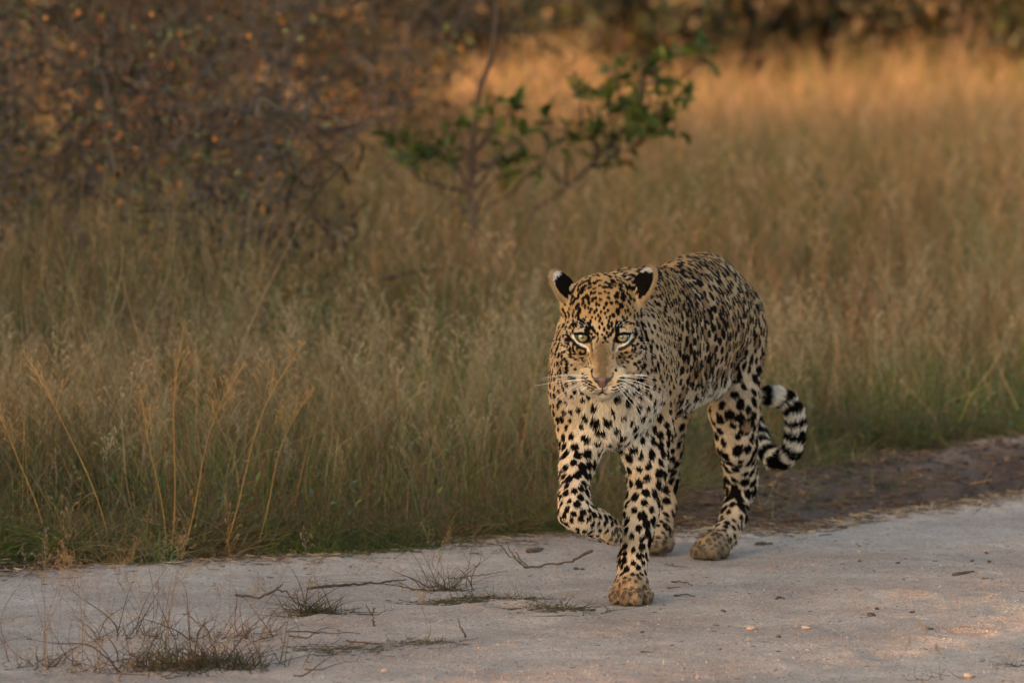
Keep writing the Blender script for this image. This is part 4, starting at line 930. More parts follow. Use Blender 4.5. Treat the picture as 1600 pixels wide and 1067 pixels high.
# leaf litter and chaff at the edges of the track
n = 9000; x = gr_.uniform(-1.9, 1.6, n); y = sand_y(x) - np.abs(gr_.normal(0, .16, n)) + .08 + .25 * gr_.random(n) * (x < -.7); t = gr_.random(n) < .75
S = Strands(); a = gr_.uniform(0, 6.28, n); L = gr_.uniform(.008, .05, n); z = np.maximum(road_z(x, y), ground_z(x, y)) + .002
d = np.stack([np.cos(a), np.sin(a), gr_.uniform(-.02, .15, n)], -1) * L[:, None]; b = np.stack([x, y, z], -1)
S.add(np.stack([b, b + d * .5 + gr_.normal(0, .002, (n, 3)) * [1, 1, 0], b + d], 1), gr_.uniform(.0005, .0012, n)[:, None] * np.ones((1, 3)), pick(gr_, [(.22, .15, .09), (.12, .08, .05), (.34, .26, .16), (.08, .055, .04)], n))
n = 900; x = gr_.uniform(-1.7, 1.8, n); y = gr_.uniform(12.4, 15.6, n); a = gr_.uniform(0, 6.28, n); L = gr_.uniform(.003, .014, n); b = np.stack([x, y, road_z(x, y) + .0012], -1)
d = np.stack([np.cos(a), np.sin(a), gr_.uniform(0, .1, n)], -1) * L[:, None]
S.add(np.stack([b, b + d * .5, b + d], 1), gr_.uniform(.0004, .0010, n)[:, None] * np.ones((1, 3)), pick(gr_, [(.20, .12, .08), (.09, .06, .045), (.28, .20, .14)], n))
tag(obj('litter', S.build('litter', GRM.m)), 'dry grass chaff and plant litter on the sand', kind='stuff')

# ================================================================== TREES AND BUSHES
def tube(path, rad, k=7):
    """tapered tube mesh arrays along a path"""
    P_ = np.array(path, float); n = len(P_); T = unit(np.gradient(P_, axis=0)); v = []
    ref = np.array([.31, .87, .12])
    for p, t, r in zip(P_, T, rad):
        a = unit(np.cross(t, ref)); b = np.cross(t, a); an = np.linspace(0, 2 * np.pi, k, endpoint=False)
        v.append(p + r * (np.cos(an)[:, None] * a + np.sin(an)[:, None] * b))
    v = np.concatenate(v + [P_[:1], P_[-1:]]); f = []
    for i in range(n - 1):
        for j in range(k): a, b = i * k + j, i * k + (j + 1) % k; f += [[a, b, b + k], [a, b + k, a + k]]
    for j in range(k): f += [[n * k, (j + 1) % k, j], [n * k + 1, (n - 1) * k + j, (n - 1) * k + (j + 1) % k]]
    return v, np.array(f)
def join(parts):
    V, F_, o = [], [], 0
    for v, f in parts: V.append(v); F_.append(f + o); o += len(v)
    return np.concatenate(V), np.concatenate(F_)
BM = NT('bark').set(Roughness=.9); tc = BM.n('ShaderNodeTexCoord'); nb = noise_tex(BM, tc, 60, 5, .7, (1, 1, .25))
BM.l(ramp(BM, nb.outputs['Fac'], [(.3, (.022, .013, .010)), (.7, (.070, .046, .036))]), BM.b.inputs['Base Color'])
bb = BM.n('ShaderNodeBump', i_Strength=.7, i_Distance=.004); BM.l(nb.outputs['Fac'], bb.inputs['Height']); BM.l(bb.outputs[0], BM.b.inputs['Normal'])
BG = NT('grey_bark').set(Roughness=.9); tc = BG.n('ShaderNodeTexCoord'); nb = noise_tex(BG, tc, 50, 5, .7)
BG.l(ramp(BG, nb.outputs['Fac'], [(.3, (.035, .026, .020)), (.7, (.09, .07, .055))]), BG.b.inputs['Base Color'])
def limb(r, p, d, L, r0, n=8, wob=.18, up=.0):
    pts = [np.array(p, float)]; d = unit(np.array(d, float))
    for i in range(n): d = unit(d + r.normal(0, wob, 3) + np.array([0, 0, up])); pts.append(pts[-1] + d * L / n)
    return np.array(pts), np.linspace(r0, r0 * .25, n + 1)
def leaf_cloud(r, cen, rad, n, size, cols, name, squash=.8):
    """leaf-sized faces through a set of clumps"""
    w = rad ** 2; w = w / w.sum(); i = r.choice(len(cen), n, p=w)
    o = unit(r.normal(0, 1, (n, 3))) * (r.random(n) ** .45)[:, None]; o[:, 2] *= squash
    p = cen[i] + o * rad[i][:, None]; L = size * r.uniform(.6, 1.4, n)
    d = unit(r.normal(0, 1, (n, 3)) + o * .8 - [0, 0, .2]); sd = unit(np.cross(d, r.normal(0, 1, (n, 3)))); up = np.cross(sd, d)
    v = np.stack([p, p + d * (L * .5)[:, None] + sd * (L * .27)[:, None] + up * (L * .1)[:, None], p + d * L[:, None], p + d * (L * .5)[:, None] - sd * (L * .27)[:, None] + up * (L * .1)[:, None]], 1)
    f = (np.array([[0, 1, 2], [0, 2, 3]])[None] + (np.arange(n) * 4)[:, None, None]).reshape(-1, 3)
    cl = (1 + .45 * r.normal(0, 1, len(cen)))[i][:, None].clip(.35, 1.8)
    me = mesh_from(name, v.reshape(-1, 3), f); vcol(me, 'tint', np.repeat(pick(r, cols, n) * cl, 4, axis=0)); return me
def bush(name, label, cat, x, y, h, rad, n_leaf, size, cols, seed, group=None, trunks=4, bark=None, lo=.15, clumps=38, dead=0, r0=.03):
    """trunk(s), limbs that reach the clumps, foliage; dead > 0 adds bare grey twigs"""
    r = np.random.default_rng(seed); root = empty(name, (x, y, 0)); tag(root, label, cat, group)
    tr_, br = [], []; tips = []
    for t in range(trunks):
        a = r.uniform(0, 6.28); p, q = limb(r, (r.normal(0, .06), r.normal(0, .06), -.04), (math.cos(a) * .45, math.sin(a) * .45, 1), h * r.uniform(.6, .9), r0 * r.uniform(.6, 1), 9, .12); tr_.append(tube(p, q))
        for m in range(7):
            s_ = p[r.integers(2, len(p))]; a2 = r.uniform(0, 6.28); pp, qq = limb(r, s_, (math.cos(a2), math.sin(a2), r.uniform(-.25, .9)), rad * r.uniform(.4, .9), r0 * .32, 7, .22, .02)
            br.append(tube(pp, qq, 5)); tips += [pp[-1], pp[4]]
            for z in range(3):
                p3, q3 = limb(r, pp[r.integers(2, 8)], r.normal(0, 1, 3), rad * r.uniform(.15, .4), r0 * .13, 5, .3); br.append(tube(p3, q3, 4)); tips.append(p3[-1])
    v, f = join(tr_); obj('trunk', mesh_from('trunk', v, f, True), bark or BM.m, root)
    v, f = join(br); b_ = obj('branches', mesh_from('branches', v, f, True), bark or BM.m, root); b_['kind'] = 'stuff'
    cen = np.array(tips); cen = cen[r.permutation(len(cen))[:clumps]]
    ex = np.stack([r.normal(0, rad * .45, clumps), r.normal(0, rad * .45, clumps), r.uniform(lo, h, clumps)], -1); cen = np.concatenate([cen, ex]); cen[:, 2] = np.maximum(cen[:, 2], lo)
    fo = obj('foliage', leaf_cloud(r, cen, r.uniform(.10, .28, len(cen)) * rad, n_leaf, size, cols, 'foliage'), LM.m, root); fo['kind'] = 'stuff'
    if dead:
        S = Strands(); m = dead; a = r.uniform(0, 6.28, m); rr = rad * np.sqrt(r.random(m)) * 1.05; b0 = np.stack([np.cos(a) * rr, np.sin(a) * rr, r.uniform(.0, h * .75, m)], -1)
        d = unit(r.normal(0, 1, (m, 3)) + [0, 0, .5]); L = r.uniform(.15, .6, m) * rad; t = np.linspace(0, 1, 6)[None, :, None]
        pts = b0[:, None] + d[:, None] * L[:, None, None] * t + r.normal(0, .10, (m, 1, 3)) * L[:, None, None] * np.sin(t * 4) + r.normal(0, .05, (m, 1, 3)) * L[:, None, None] * np.sin(t * 9)
        pts[..., 2] = np.maximum(pts[..., 2], 0)
        S.add(pts, r.uniform(.0015, .0055, m)[:, None] * np.linspace(1, .3, 6)[None], pick(r, [(.06, .045, .035), (.04, .028, .022), (.09, .07, .055), (.05, .033, .024)], m))
        tw = obj('dead_twigs', S.build('dead_twigs', GRM.m), None, root); tw['kind'] = 'stuff'
    return root
OLIVE = [(.085, .095, .030), (.11, .11, .035), (.07, .085, .03), (.16, .12, .04)]
RUST = [(.24, .080, .012), (.09, .045, .010), (.26, .095, .015), (.040, .040, .010), (.026, .032, .009), (.05, .032, .010), (.025, .020, .009)]
DARK = [(.018, .026, .009), (.026, .032, .010), (.036, .036, .012), (.07, .040, .012)]
LB = [(-3.15, 24.6, 2.0, 1.0, 'tangled russet thornbush at the left edge of the thicket'),
      (-2.05, 25.6, 1.9, .95, 'russet thornbush second from the left in the thicket'),
      (-1.25, 27.0, 2.1, .95, 'thornbush with orange leaves in the middle of the thicket'),
      (-2.65, 28.4, 2.6, 1.3, 'tall dark thornbush behind the left end of the thicket'),
      (-.70, 29.4, 2.3, .95, 'sparse thornbush at the right end of the thicket'),
      (-1.5, 31.0, 2.7, 1.2, 'dark thornbush behind the middle of the thicket')]
for i, (x, y, h, rd, n_, lb) in enumerate([(-.92, 20.2, 1.15, .50, 1600, 'low tangle of dark dead branches at the front of the thicket'), (-1.62, 21.3, 1.45, .62, 3600, 'low dark bush in front of the thicket, left of the dead tangle'), (-2.45, 22.3, 1.6, .70, 3600, 'low dark bush at the far left in front of the thicket'), (-1.0, 24.2, 1.6, .42, 1500, 'thin half-dead bush between the thicket and the sapling')]):
    bush('undergrowth_bush', lb, 'bush', x, y, h, rd, n_, .026, RUST[2:] + OLIVE[:2], 60 + i, 'low bushes before the thicket', 4, BG.m, .10, 34, 360, .02)
for i, (x, y, h, rd, lb) in enumerate(LB):
    bush('thorn_bush', lb, 'bush', x, y, h, rd, 11000, .027, RUST if i in (0, 2) else RUST[3:] + DARK, 100 + i, 'thornbushes of the left thicket', 4, BG.m, .18, 40, 420)  # the other bushes take darker leaf colours in place of shade
FT = [(-4.2, 43, 'tree'), (-2.2, 41.5, 'tree'), (-.6, 43.5, 'tree'), (.7, 41.2, 'tree'), (1.9, 43, 'tree'), (2.9, 41.6, 'tree'), (4.0, 43.6, 'tree'), (5.3, 42.3, 'tree'), (6.9, 44, 'tree')]
fl = ['leftmost dark tree of the far row, behind the thicket', 'dark tree of the far row behind the thicket middle', 'dark tree of the far row above the sapling', 'dark tree of the far row above the leafy green sapling',
      'dark tree of the far row straight behind the leopard', 'dark tree of the far row right of the leopard', 'dark tree of the far row near the right edge', 'dark tree of the far row at the right edge', 'dark tree standing beyond the right end of the far row']
for i, (x, y, _) in enumerate(FT):
    bush('tree', fl[i], 'tree', x, y, 3.0, 1.15, 8000, .075, DARK, 200 + i, 'dark trees at the back of the field', 3, BM.m, .05, 54, 0, .06)
# shade: unseen tall bushes added left of the track to block the low sun
SH = [(-6.2, 13.4, 3.4, 1.5, 'evergreen shrub added for shade on the left verge behind the track bend'), (-9.6, 13.6, 3.4, 1.8, 'evergreen shrub added for shade, set deep in the left field'), (-8.3, 16.4, 2.9, 1.5, 'rounded evergreen shrub added for shade, farthest along the left field'),
      (-5.6, 8.4, 3.4, 2.0, 'broad evergreen shrub added for shade beside the track, off to the left'), (-7.8, 11.2, 3.2, 1.7, 'evergreen shrub added for shade, standing back from the left verge'),
      (-8.6, 6.2, 3.8, 2.0, 'tall evergreen shrub added for shade, furthest back on the left'), (-3.9, 5.6, 2.4, 1.25, 'low evergreen shrub added for shade, close to the left of the track')]
for i, (x, y, h, rd, lb) in enumerate(SH):
    bush('shade_shrub', lb, 'shrub', x, y, h, rd, 12500 if y < 9 else 13000, .115 if y > 9 else .10, OLIVE, 300 + i, 'evergreen shrubs added left of the track for shade', 5, BM.m, .10, 60, 0, .06)

# saplings with large leaves, each leaf its own part
GLM = NT('sapling_leaf').set(Roughness=.65); GLM.b.inputs['Specular IOR Level'].default_value = .15; tc = GLM.n('ShaderNodeObjectInfo')
GLM_c = ramp(GLM, tc.outputs['Random'], [(0, (.034, .055, .012)), (.45, (.065, .092, .018)), (.85, (.125, .140, .028)), (1, (.17, .09, .03))]); GLM.l(GLM_c, GLM.b.inputs['Base Color'])
tr = GLM.n('ShaderNodeBsdfTranslucent'); GLM.l(GLM_c, tr.inputs[0]); ms = GLM.n('ShaderNodeMixShader', i_0=.3); GLM.l(GLM.b.outputs[0], ms.inputs[1]); GLM.l(tr.outputs[0], ms.inputs[2]); GLM.l(ms.outputs[0], GLM.out.inputs[0])
def leaf_shape(curl):
    n = 6; t = np.linspace(0, 1, n); w = .21 * np.sin(np.pi * t ** .85) ** .8; w[0] = .02; w[-1] = 0.0
    mid_ = np.stack([t, 0 * t, -curl * t ** 2], -1); l = mid_ + np.stack([0 * t, w, w * .35], -1); r_ = mid_ + np.stack([0 * t, -w, w * .35], -1)
    v = np.concatenate([mid_, l, r_]); f = []
    for i in range(n - 1): f += [[i, i + 1, n + i + 1], [i, n + i + 1, n + i], [i + 1, i, 2 * n + i], [i + 1, 2 * n + i, 2 * n + i + 1]]
    me = mesh_from('leaf', v, np.array(f), True); me.materials.append(GLM.m); return me
LEAVES = [leaf_shape(c) for c in (.05, .2, .4)]
def sapling(label, base, trunk_pts, sprays, seed, r0=.017):
    r = np.random.default_rng(seed); root = empty('sapling', base); tag(root, label, 'sapling'); b = np.array(base)
    tp = np.array(trunk_pts) - b; tp[0, 2] -= .03; t = np.linspace(0, 1, len(tp)); tt = np.linspace(0, 1, 22)
    P_ = np.stack([np.interp(tt, t, tp[:, c]) for c in range(3)], -1); P_ += np.stack([np.sin(tt * 17) * .008, np.cos(tt * 13) * .01, 0 * tt], -1)
    v, f = tube(P_, np.linspace(r0, r0 * .35, 22), 8); obj('trunk', mesh_from('trunk', v, f, True), BM.m, root)
    for c, ra, n in sprays:
        c = np.array(c) - b; j = np.argmin(np.linalg.norm(P_ - (c - [0, 0, .16]), axis=1)); s_ = P_[j]
        m = np.array([s_, s_ * .45 + c * .55 + r.normal(0, .03, 3) - [0, 0, .03], c, c + unit(c - s_) * ra * .5])
        t2 = np.linspace(0, 1, 10); pp = np.stack([np.interp(t2, [0, .45, .8, 1], m[:, q]) for q in range(3)], -1)
        v, f = tube(pp, np.linspace(.007, .002, 10), 6); obj('branch', mesh_from('branch', v, f, True), BM.m, root)
        for q in range(n):
            o = unit(r.normal(0, 1, 3)) * ra * r.random() ** .5; o[2] *= .75; lp = c + o
            lf = bpy.data.objects.new('leaf', LEAVES[q % 3]); COL.objects.link(lf); lf.parent = root; lf.location = lp
            d = Vector(o / ra * .6 + r.normal(0, .5, 3) + [0, 0, .35]); qq = d.to_track_quat('X', 'Z'); qq.rotate(Matrix.Rotation(r.uniform(-.8, .8), 3, d.normalized()).to_quaternion()); lf.rotation_mode = 'QUATERNION'; lf.rotation_quaternion = qq
            k = r.uniform(.036, .092); lf.scale = (k, k, k)
sapling('slim dark-stemmed sapling with green leaf sprays on both sides', (-0.1184,22.0000,0.0001), [(-0.1184,22.0000,0.0001), (-0.1249,22.0000,0.2864), (-0.1292,22.0000,0.5017), (-0.1399,22.0000,0.6846), (-0.1119,22.0000,0.8246), (-0.0646,22.0000,0.9537), (-0.0603,22.0000,1.1475), (-0.0753,22.0000,1.4704)],
        [((0.0753,22.0000,0.5835), .07, 18), ((-0.0324,22.1000,0.5791), .06, 16), ((-0.0646,22.0000,0.7923), .06, 12), ((-0.1722,22.0000,0.7169), .05, 10), ((-0.3814,21.9000,0.6521), .065, 19), ((-0.3027,22.1000,0.6158), .065, 22), ((-0.2368,22.0000,0.6631), .055, 14), ((-0.1903,22.1000,0.5877), .05, 11), ((0.0000,21.9000,0.6886), .05, 12), ((0.0108,22.1000,0.7888), .04, 8), ((-0.0538,22.0000,0.7062), .03, 8),
         ((-0.2368,22.0000,1.2981), .12, 22), ((0.0649,22.1000,1.2754), .12, 22)], 1)
sapling('bushy green sapling leaning right, with large leaves, above the leopard', (-0.0614,22.4000,-0.0281), [(-0.0614,22.4000,-0.0281), (-0.0219,22.4000,0.2196), (0.0877,22.4000,0.4278), (0.2455,22.4000,0.5527), (0.3836,22.4000,0.6908), (0.4384,22.4000,0.8333), (0.4603,22.4000,0.9648)],
        [((0.2837,22.3000,0.6947), .075, 20), ((0.4037,22.3000,0.7383), .095, 56), ((0.5260,22.4000,0.7237), .085, 39), ((0.4623,22.5000,0.8741), .075, 36), ((0.3273,22.3000,0.7819), .08, 36), ((0.5370,22.4000,0.9319), .045, 14), ((0.6466,22.4000,0.9538), .05, 14), ((0.3616,22.4000,0.8881), .05, 17), ((0.1321,22.5000,0.7200), .055, 17),
         ((0.2322,22.6000,0.8269), .045, 11), ((0.1964,22.3000,0.6728), .06, 17), ((0.3507,22.4000,0.6141), .07, 19), ((0.5673,22.3000,0.8147), .05, 14)], 2, .009)

# ================================================================== SMALL THINGS ON AND BESIDE THE TRACK
TWM = NT('twig').set(Roughness=.9); tc = TWM.n('ShaderNodeTexCoord'); nb = noise_tex(TWM, tc, 120, 4, .7)
TWM.l(ramp(TWM, nb.outputs['Fac'], [(.3, (.035, .024, .018)), (.7, (.13, .09, .065))]), TWM.b.inputs['Base Color'])
tw_r = np.random.default_rng(8)
def twig(label, pts, r0=.0025, forks=(), cat='twig', group=None, lift=.004):
    P_ = np.array(pts, float); t = np.linspace(0, 1, len(P_)); tt = np.linspace(0, 1, 5 * len(P_))
    def ease(A_, z0):
        tt_ = np.linspace(0, 1, 5 * len(A_)); t_ = np.linspace(0, 1, len(A_)); q = np.stack([np.interp(tt_, t_, A_[:, c]) for c in range(3)], -1)
        q += tw_r.normal(0, .0016, q.shape); q[:, 2] = np.maximum(q[:, 2], road_z(q[:, 0], q[:, 1]) + z0); return q
    parts = [tube(ease(P_, r0 * .7), np.linspace(r0, r0 * .35, 5 * len(P_)) * tw_r.uniform(.8, 1.2, 5 * len(P_)), 6)]
    for fk in forks: fp = np.array(fk, float); parts.append(tube(ease(fp, r0 * .5), np.linspace(r0 * .7, r0 * .25, 5 * len(fp)), 5))
    v, f = join(parts); c = P_.mean(0); c[2] = 0
    o = obj('twig', mesh_from('twig', v - c, f, True), TWM.m); o.location = c; tag(o, label, cat, group)
def R(p, z=0.003): return (p[0], p[1], z)
def up(p, z): return (p[0], p[1], z)
twig('long dark stick lying left of the leopard on the sand', [R((-0.4446,14.2000,-0.0006)), R((-0.3912,14.2800,0.0004)), R((-0.3435,14.3300,0.0020)), R((-0.2814,14.3800,0.0023)), R((-0.2344,14.4300,0.0025))], .0040)
twig('forked dead branch on the sand in front of the lifted paw', [up((0.1786,14.6000,0.0686), .05), up((0.1362,14.6500,0.0320), .02), R((0.0866,14.7500,0.0014)), R((0.0316,14.6800,0.0001)), up((0.0000,14.7000,0.0081), .025), up((-0.0360,14.7000,0.0541), .06)], .0032,
     [[R((0.0316,14.6800,0.0001)), up((0.0000,14.7000,0.0297), .03), up((-0.0144,14.7000,0.0642), .062)], [R((0.0402,14.6800,0.0001)), up((0.0173,14.7000,0.0210), .02), up((0.0086,14.7000,0.0412), .04)]])
twig('crooked dead twig arching into the small green tuft', [R((-0.6001,14.1000,-0.0049)), R((-0.5499,14.0500,-0.0062)), up((-0.5114,14.0500,0.0034), .02), up((-0.4863,14.0000,0.0130), .025), R((-0.4597,13.9000,0.0063)), R((-0.4337,13.8500,0.0064))], .0032, [[up((-0.5114,14.0500,0.0034), .02), up((-0.4949,14.0500,0.0199), .035)]])
twig('thin curved twig right of the russet tuft', [R((-0.1414,14.4500,0.0004)), R((-0.0851,14.5000,0.0007)), R((-0.0427,14.5500,0.0053)), R((-0.0071,14.6000,0.0043))], .0016)
twig('short upright twig stuck in the sand by the faded grass', [R((-0.0950,13.3000,0.0014)), up((-0.1041,13.3000,0.0248), .025), up((-0.1106,13.3000,0.0469), .045)], .0022)
twig('bent twig standing right of the small green tuft', [R((-0.2840,13.5000,0.0085)), up((-0.2932,13.5000,0.0349), .03), up((-0.3038,13.5000,0.0547), .05)], .0026, [[up((-0.2932,13.5000,0.0349), .03), up((-0.2827,13.5000,0.0481), .045)]])
twig('dark stick lying flat below the small green tuft', [R((-0.4661,13.3800,0.0012)), R((-0.3928,13.3800,0.0012)), R((-0.3137,13.3600,-0.0004))], .0020)
twig('dark stick half buried in the faded grass', [R((-0.3371,13.2500,-0.0045)), R((-0.2841,13.2000,-0.0064)), R((-0.2579,13.1800,-0.0079))], .0022)
twig('reddish twig right of the planted forepaw, upper one of three', [R((0.3504,14.3800,0.0008)), R((0.3729,14.3800,0.0008)), R((0.4002,14.3000,-0.0003))], .0022)
twig('reddish twig right of the planted forepaw, middle one of three', [R((0.3391,14.2600,-0.0002)), R((0.3709,14.2500,-0.0005))], .0018)
twig('reddish twig right of the planted forepaw, lowest of three', [R((0.3504,14.1000,-0.0007)), R((0.3786,14.1200,-0.0002)), R((0.3995,14.0800,-0.0013))], .0024)
twig('hair-thin twig behind the planted forepaw', [R((0.3466,14.7600,0.0003)), R((0.3745,14.7200,0.0002)), R((0.3993,14.6800,-0.0013))], .0015)
twig('straight dark stick lying near the right edge of the track', [R((0.9854,14.4900,0.0003)), R((1.0343,14.5200,-0.0000))], .0048)
twig('small curled twig on the open sand', [R((0.5701,14.0400,0.0004)), R((0.5814,14.0800,0.0001)), R((0.5903,14.0300,0.0001))], .0028)
twig('short twig on the bare sand near the bottom of the picture', [R((0.2592,13.0500,-0.0002)), R((0.2858,13.0400,-0.0003))], .0016)

DM = NT('dark_clod').set(Roughness=.95); tc = DM.n('ShaderNodeTexCoord'); nb = noise_tex(DM, tc, 80, 4, .7)
DM.l(ramp(DM, nb.outputs['Fac'], [(.3, (.030, .024, .022)), (.7, (.12, .085, .065))]), DM.b.inputs['Base Color'])
PM = NT('stone').set(Roughness=.85); tc = PM.n('ShaderNodeTexCoord'); nb = noise_tex(PM, tc, 90, 4, .7)
PM.l(ramp(PM, nb.outputs['Fac'], [(.3, (.26, .18, .14)), (.7, (.46, .36, .30))]), PM.b.inputs['Base Color'])
def lump(name, label, p, size, mat, cat, seed, flat=.6, group=None, lumps=1):
    r = np.random.default_rng(seed); parts = []
    for q in range(lumps):
        n_, m_ = 8, 12; th = np.linspace(0, np.pi, n_)[:, None]; ph = np.linspace(0, 2 * np.pi, m_, endpoint=False)[None]
        v = np.stack([np.sin(th) * np.cos(ph), np.sin(th) * np.sin(ph), np.cos(th) + 0 * ph], -1).reshape(-1, 3)
        k = 1 + .28 * vnoise(v * 2.1 + seed * 3.7 + q * 5, 1) + .14 * vnoise(v * 5.3 + seed, 2); v = v * k[:, None] * size * (1 if lumps == 1 else r.uniform(.35, .7)) * np.array([r.uniform(.9, 1.5), r.uniform(.8, 1.1), flat])
        if lumps > 1: v += np.array([r.normal(0, size * .9), r.normal(0, size * .6), 0])
        i = (np.arange(n_ - 1)[:, None] * m_ + np.arange(m_)[None]); j = (np.arange(n_ - 1)[:, None] * m_ + (np.arange(m_)[None] + 1) % m_)
        f = np.concatenate([np.stack([i, i + m_, j + m_], -1).reshape(-1, 3), np.stack([i, j + m_, j], -1).reshape(-1, 3)]); parts.append((v, f))
    v, f = join(parts); o = obj(name, mesh_from(name, v, f, True), mat)
    z = float(road_z(np.array([p[0]]), np.array([p[1]]))[0]); o.location = (p[0], p[1], z + size * flat * .45); o.rotation_euler = (0, 0, r.uniform(0, 6)); tag(o, label, cat, group)
CL = [((0.5411,14.0000,0.1199), .014, 'crumbly brown clod right of the planted hind paw', 6), ((0.0591,15.0900,-0.0003), .017, 'spread of dark crumbs left of the lifted paw', 8), ((0.4496,13.8000,-0.0028), .006, 'round dark clod by the curled twig', 1),
      ((0.7626,13.7700,0.0005), .0085, 'largest dark pellet on the open sand', 1), ((0.7790,13.8700,0.0001), .006, 'dark pellet just above the largest one', 1), ((0.8547,13.8000,0.0012), .007, 'dark pellet right of the largest one', 2),
      ((0.7905,14.7700,0.0007), .005, 'small dark pellet on the middle of the track', 1), ((1.0456,14.8000,0.0005), .008, 'dark clod near the straight stick, left one of the pair', 2), ((1.0898,14.8300,0.0003), .006, 'dark clod near the straight stick, right one of the pair', 1),
      ((1.0964,15.0000,0.0016), .009, 'flat dark clod behind the pair by the straight stick', 2), ((0.8786,14.7200,0.0002), .007, 'flat brown clod left of the straight stick', 2), ((1.0511,14.3800,0.0008), .006, 'dark crumb below the straight stick', 2),
      ((0.1477,14.6600,0.0008), .009, 'brown clod left of the planted foreleg', 3), ((0.2688,13.4000,0.0002), .005, 'tiny dark clod below the planted forepaw', 1), ((0.8758,13.5000,-0.0008), .008, 'dark flake on the lower right sand', 2),
      ((0.5466,13.3000,0.0014), .005, 'tiny dark clod on the lower sand', 1), ((0.7917,15.5000,0.0076), .010, 'brown clod where the sand meets the soil', 3)]
for i, (p, s_, lb, m) in enumerate(CL):
    Yp = p[1] / (1 - p[2] / 1.55); p = (p[0] * Yp / p[1], Yp, 0); lump('clod', lb, p, s_, DM.m, 'clod', 400 + i, .55, 'dark clods on the track', m)
PB = [((0.4993,13.5000,-0.0021), .010, 'reddish pebble on the sand below the curled twig'), ((0.6116,13.5000,-0.0021), .008, 'small round pebble on the lower right sand'), ((0.8947,12.7000,-0.0021), .013, 'pale pebble at the bottom edge, right side'),
      ((-0.2505,12.8000,-0.0055), .009, 'pale pebble at the bottom edge, left of centre'), ((0.1421,15.6200,0.0033), .016, 'pale stone at the grass edge behind the lifted paw'), ((0.5411,15.8000,0.0009), .020, 'pale grey stone in the soil behind the hind legs')]
for i, (p, s_, lb) in enumerate(PB):
    Yp = p[1] / (1 - p[2] / 1.55); p = (p[0] * Yp / p[1], Yp, 0); lump('pebble', lb, p, s_, PM.m, 'pebble', 500 + i, .6, 'pebbles on the track')

# tufts on the sand and tall single stalks
def tuft(label, p, n, h, spread, cols, seed, w=.0009, lean=.8, heads=0, hh=.3, name='grass_tuft', wires=0):
    r = np.random.default_rng(seed); S = Strands(); c = np.array([p[0], p[1], 0.0])
    zf = lambda x, y: road_z(x + c[0], y + c[1])
    x = r.normal(0, spread, n); y = r.normal(0, spread * .7, n)
    blades(S, r, x, y, h * r.uniform(.35, 1.2, n), w * r.uniform(.6, 1.3, n), pick(r, cols, n), lean, 6, zf=zf, bend=.6)
    if wires:
        x = r.normal(0, spread * 1.2, wires); y = r.normal(0, spread, wires)
        q = blades(S, r, x, y, h * r.uniform(1.0, 2.4, wires), w * r.uniform(1.0, 1.8, wires), pick(r, [(.13, .085, .05), (.20, .13, .08), (.10, .065, .045)], wires), 1.2, 8, zf=zf, bend=.35)
        for t in range(3):
            i = r.integers(2, 7, wires); s_ = q[np.arange(wires), i]; d = unit(r.normal(0, 1, (wires, 3)) + [0, 0, .8]) * (h * r.uniform(.2, .5, wires))[:, None]
            S.add(np.stack([s_, s_ + d * .5, s_ + d], 1), (w * .7) * np.array([[1, .7, .4]]), pick(r, [(.13, .085, .05), (.20, .13, .08)], wires))
    if heads:
        x = r.normal(0, spread * .8, heads); y = r.normal(0, spread, heads); hs = hh * r.uniform(.6, 1.25, heads); col = pick(r, [(.27, .21, .13), (.23, .17, .095), (.28, .17, .08)], heads)
        q = blades(S, r, x, y, hs, np.full(heads, w * .75), col, .18, 8, zf=zf, bend=.2); panicle(S, r, q[:, -1], stem_dir(q), hs * .33, np.full(heads, w * .5), col, 12)
    o = obj(name, S.build(name, GRM.m)); o.location = c; tag(o, label, 'grass'); return o
TG = [(.07, .09, .03), (.10, .115, .04), (.055, .075, .035)]; TD = [(.21, .15, .08), (.14, .095, .055), (.10, .07, .04), (.25, .19, .10)]
tuft('small dark green grass tuft among dead twigs on the sand', (-0.4133,13.7152), 170, .055, .028, TG + TD[:2], 1, .0009, .9, 3, .16, wires=16)
tuft('russet wiry tuft with short green grass, left of the leopard', (-0.1491,14.2455), 70, .075, .022, TD + TG[:1], 2, .0008, .6, 3, .15, wires=12)
tuft('flat green grass patch at the foot of the russet tuft', (-0.1202,13.9568), 220, .035, .050, TG + TD[:2], 3, .0009, 1.4)
tuft('flat grass patch with straw blades before the planted forepaw', (0.0942,13.7509), 130, .050, .050, TG + TD, 4, .0009, 1.3)
tuft('thin straw runner left of the planted forepaw', (0.0000,13.9938), 80, .045, .045, TG + TD, 5, .0009, 1.3)
tuft('large dark grass clump at the bottom left, out of focus', (-0.6285,12.8475), 420, .075, .075, TG[:1] + TD[1:3] * 2 + TG[2:], 6, .0010, .7, 4, .30, wires=34)
tuft('faded low grass below the small green tuft', (-0.3269,13.1026), 240, .030, .070, TG + TD, 7, .0008, 1.4)
tuft('pale low grass right of the faded patch', (-0.1745,13.2118), 110, .032, .035, TG + TD, 8, .0008, 1.2, 2, .12)
tuft('thin brown twiggy weed at the far left of the sand', (-0.7639,13.3454), 40, .08, .05, TD, 9, .0008, .5, 9, .24, wires=12)
tuft('sparse straw stalks in the bottom left corner', (-0.9348,12.9104), 50, .06, .06, TD, 10, .0008, .6, 9, .34, wires=10)
tuft('upright straw stalks between the dark clump and the corner', (-0.8395,12.8060), 30, .05, .05, TD, 11, .0008, .5, 8, .26)
tuft('twiggy weed with dead stems behind the dark clump', (-0.5396,13.2894), 50, .06, .05, TD, 12, .0009, .7, 4, .18, wires=16)
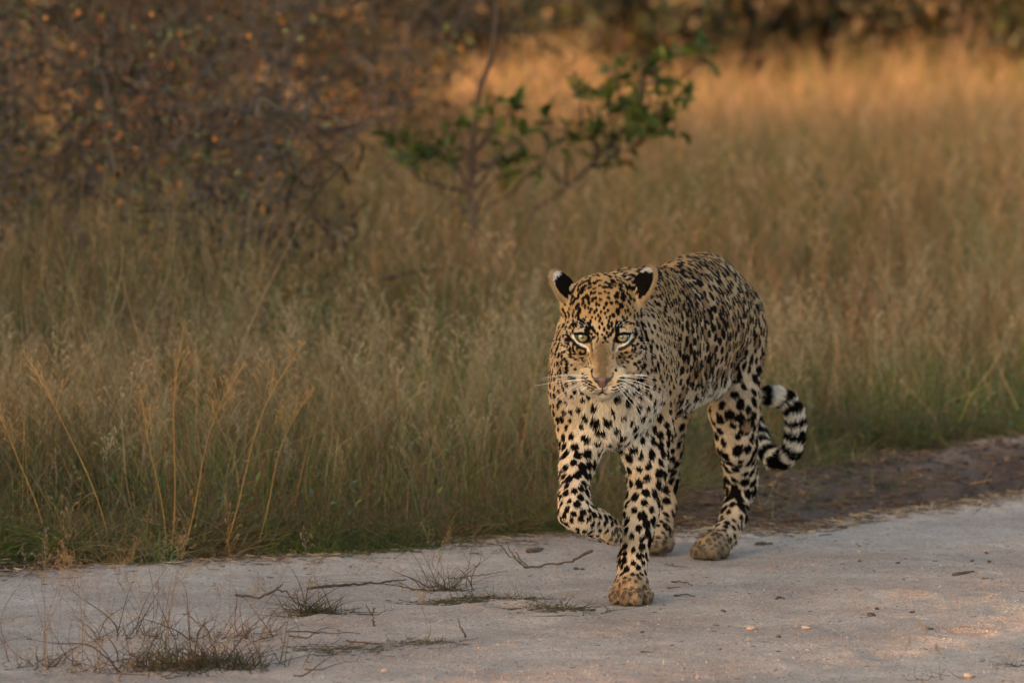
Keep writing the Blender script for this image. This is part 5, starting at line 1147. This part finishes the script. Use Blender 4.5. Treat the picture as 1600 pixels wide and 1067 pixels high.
tuft('thin blurred straw stalks near the bottom right', (0.7917,12.6425), 14, .05, .05, TD, 13, .0007, .5, 4, .12)
tuft('tiny green sprout at the bottom right edge', (0.9938,12.8893), 26, .035, .014, TG + TD, 14, .0008, .8)
tuft('leaning straw stalk with open seed head at the track edge', (-0.3953,15.2464), 10, .06, .02, TD, 15, .0008, .5, 1, .30)
def stalk(label, p, h, lean, seed):
    r = np.random.default_rng(seed); S = Strands(); t = np.linspace(0, 1, 10)[None, :, None]
    pts = np.array([0, 0, -.01]) + np.array([lean * h, r.normal(0, .04), h])[None, None] * t + np.array([lean * h * .5, 0, -.02])[None, None] * t ** 3 + np.array([.006, 0, 0]) * np.sin(t * 7)
    col = np.array([[.50, .27, .085]]) * r.uniform(.85, 1.1); S.add(pts, .00095 * (1 - .6 * np.linspace(0, 1, 10))[None], col)  # orange of the low sun is put into the stalk colour
    panicle(S, r, pts[:, -1], stem_dir(pts), np.array([h * .34]), np.array([.00042]), col, 34)
    for q in range(0):
        i = 2 + q; b = pts[0, i]; a = r.uniform(0, 6.28); d = np.array([math.cos(a) * .5, math.sin(a) * .5, 1]) * h * .22
        S.add(np.array([[b, b + d * .6, b + d * [1.4, 1.4, .8]]]), np.array([[.0014, .0011, .0003]]), col * .9)
    o = obj('grass_stalk', S.build('grass_stalk', GRM.m)); o.location = (p[0], p[1], 0); tag(o, label, 'grass stalk', 'tall sun-tinted stalks of the left verge')
stalk('tall leaning stalk with an open seed head, far left', (-0.9192,14.9585), .50, -.28, 1)
stalk('sun-tinted stalk between the leaning one and the tallest', (-0.8000,15.0009), .42, -.10, 2)
stalk('tallest sun-tinted stalk, standing straight up', (-0.7874,14.9585), .56, .03, 3)
stalk('sun-tinted stalk leaning right beside the tallest', (-0.7625,14.9868), .47, .20, 4)
stalk('long sun-tinted stalk leaning furthest right', (-0.6698,15.0437), .52, .24, 5)
stalk('slender stalk with a small seed head, right of the other sun-tinted ones', (-0.5984,15.1010), .40, .22, 6)
stalk('sun-tinted stalk leaning left at the left edge of the picture', (-1.0685,14.9585), .38, -.22, 7)
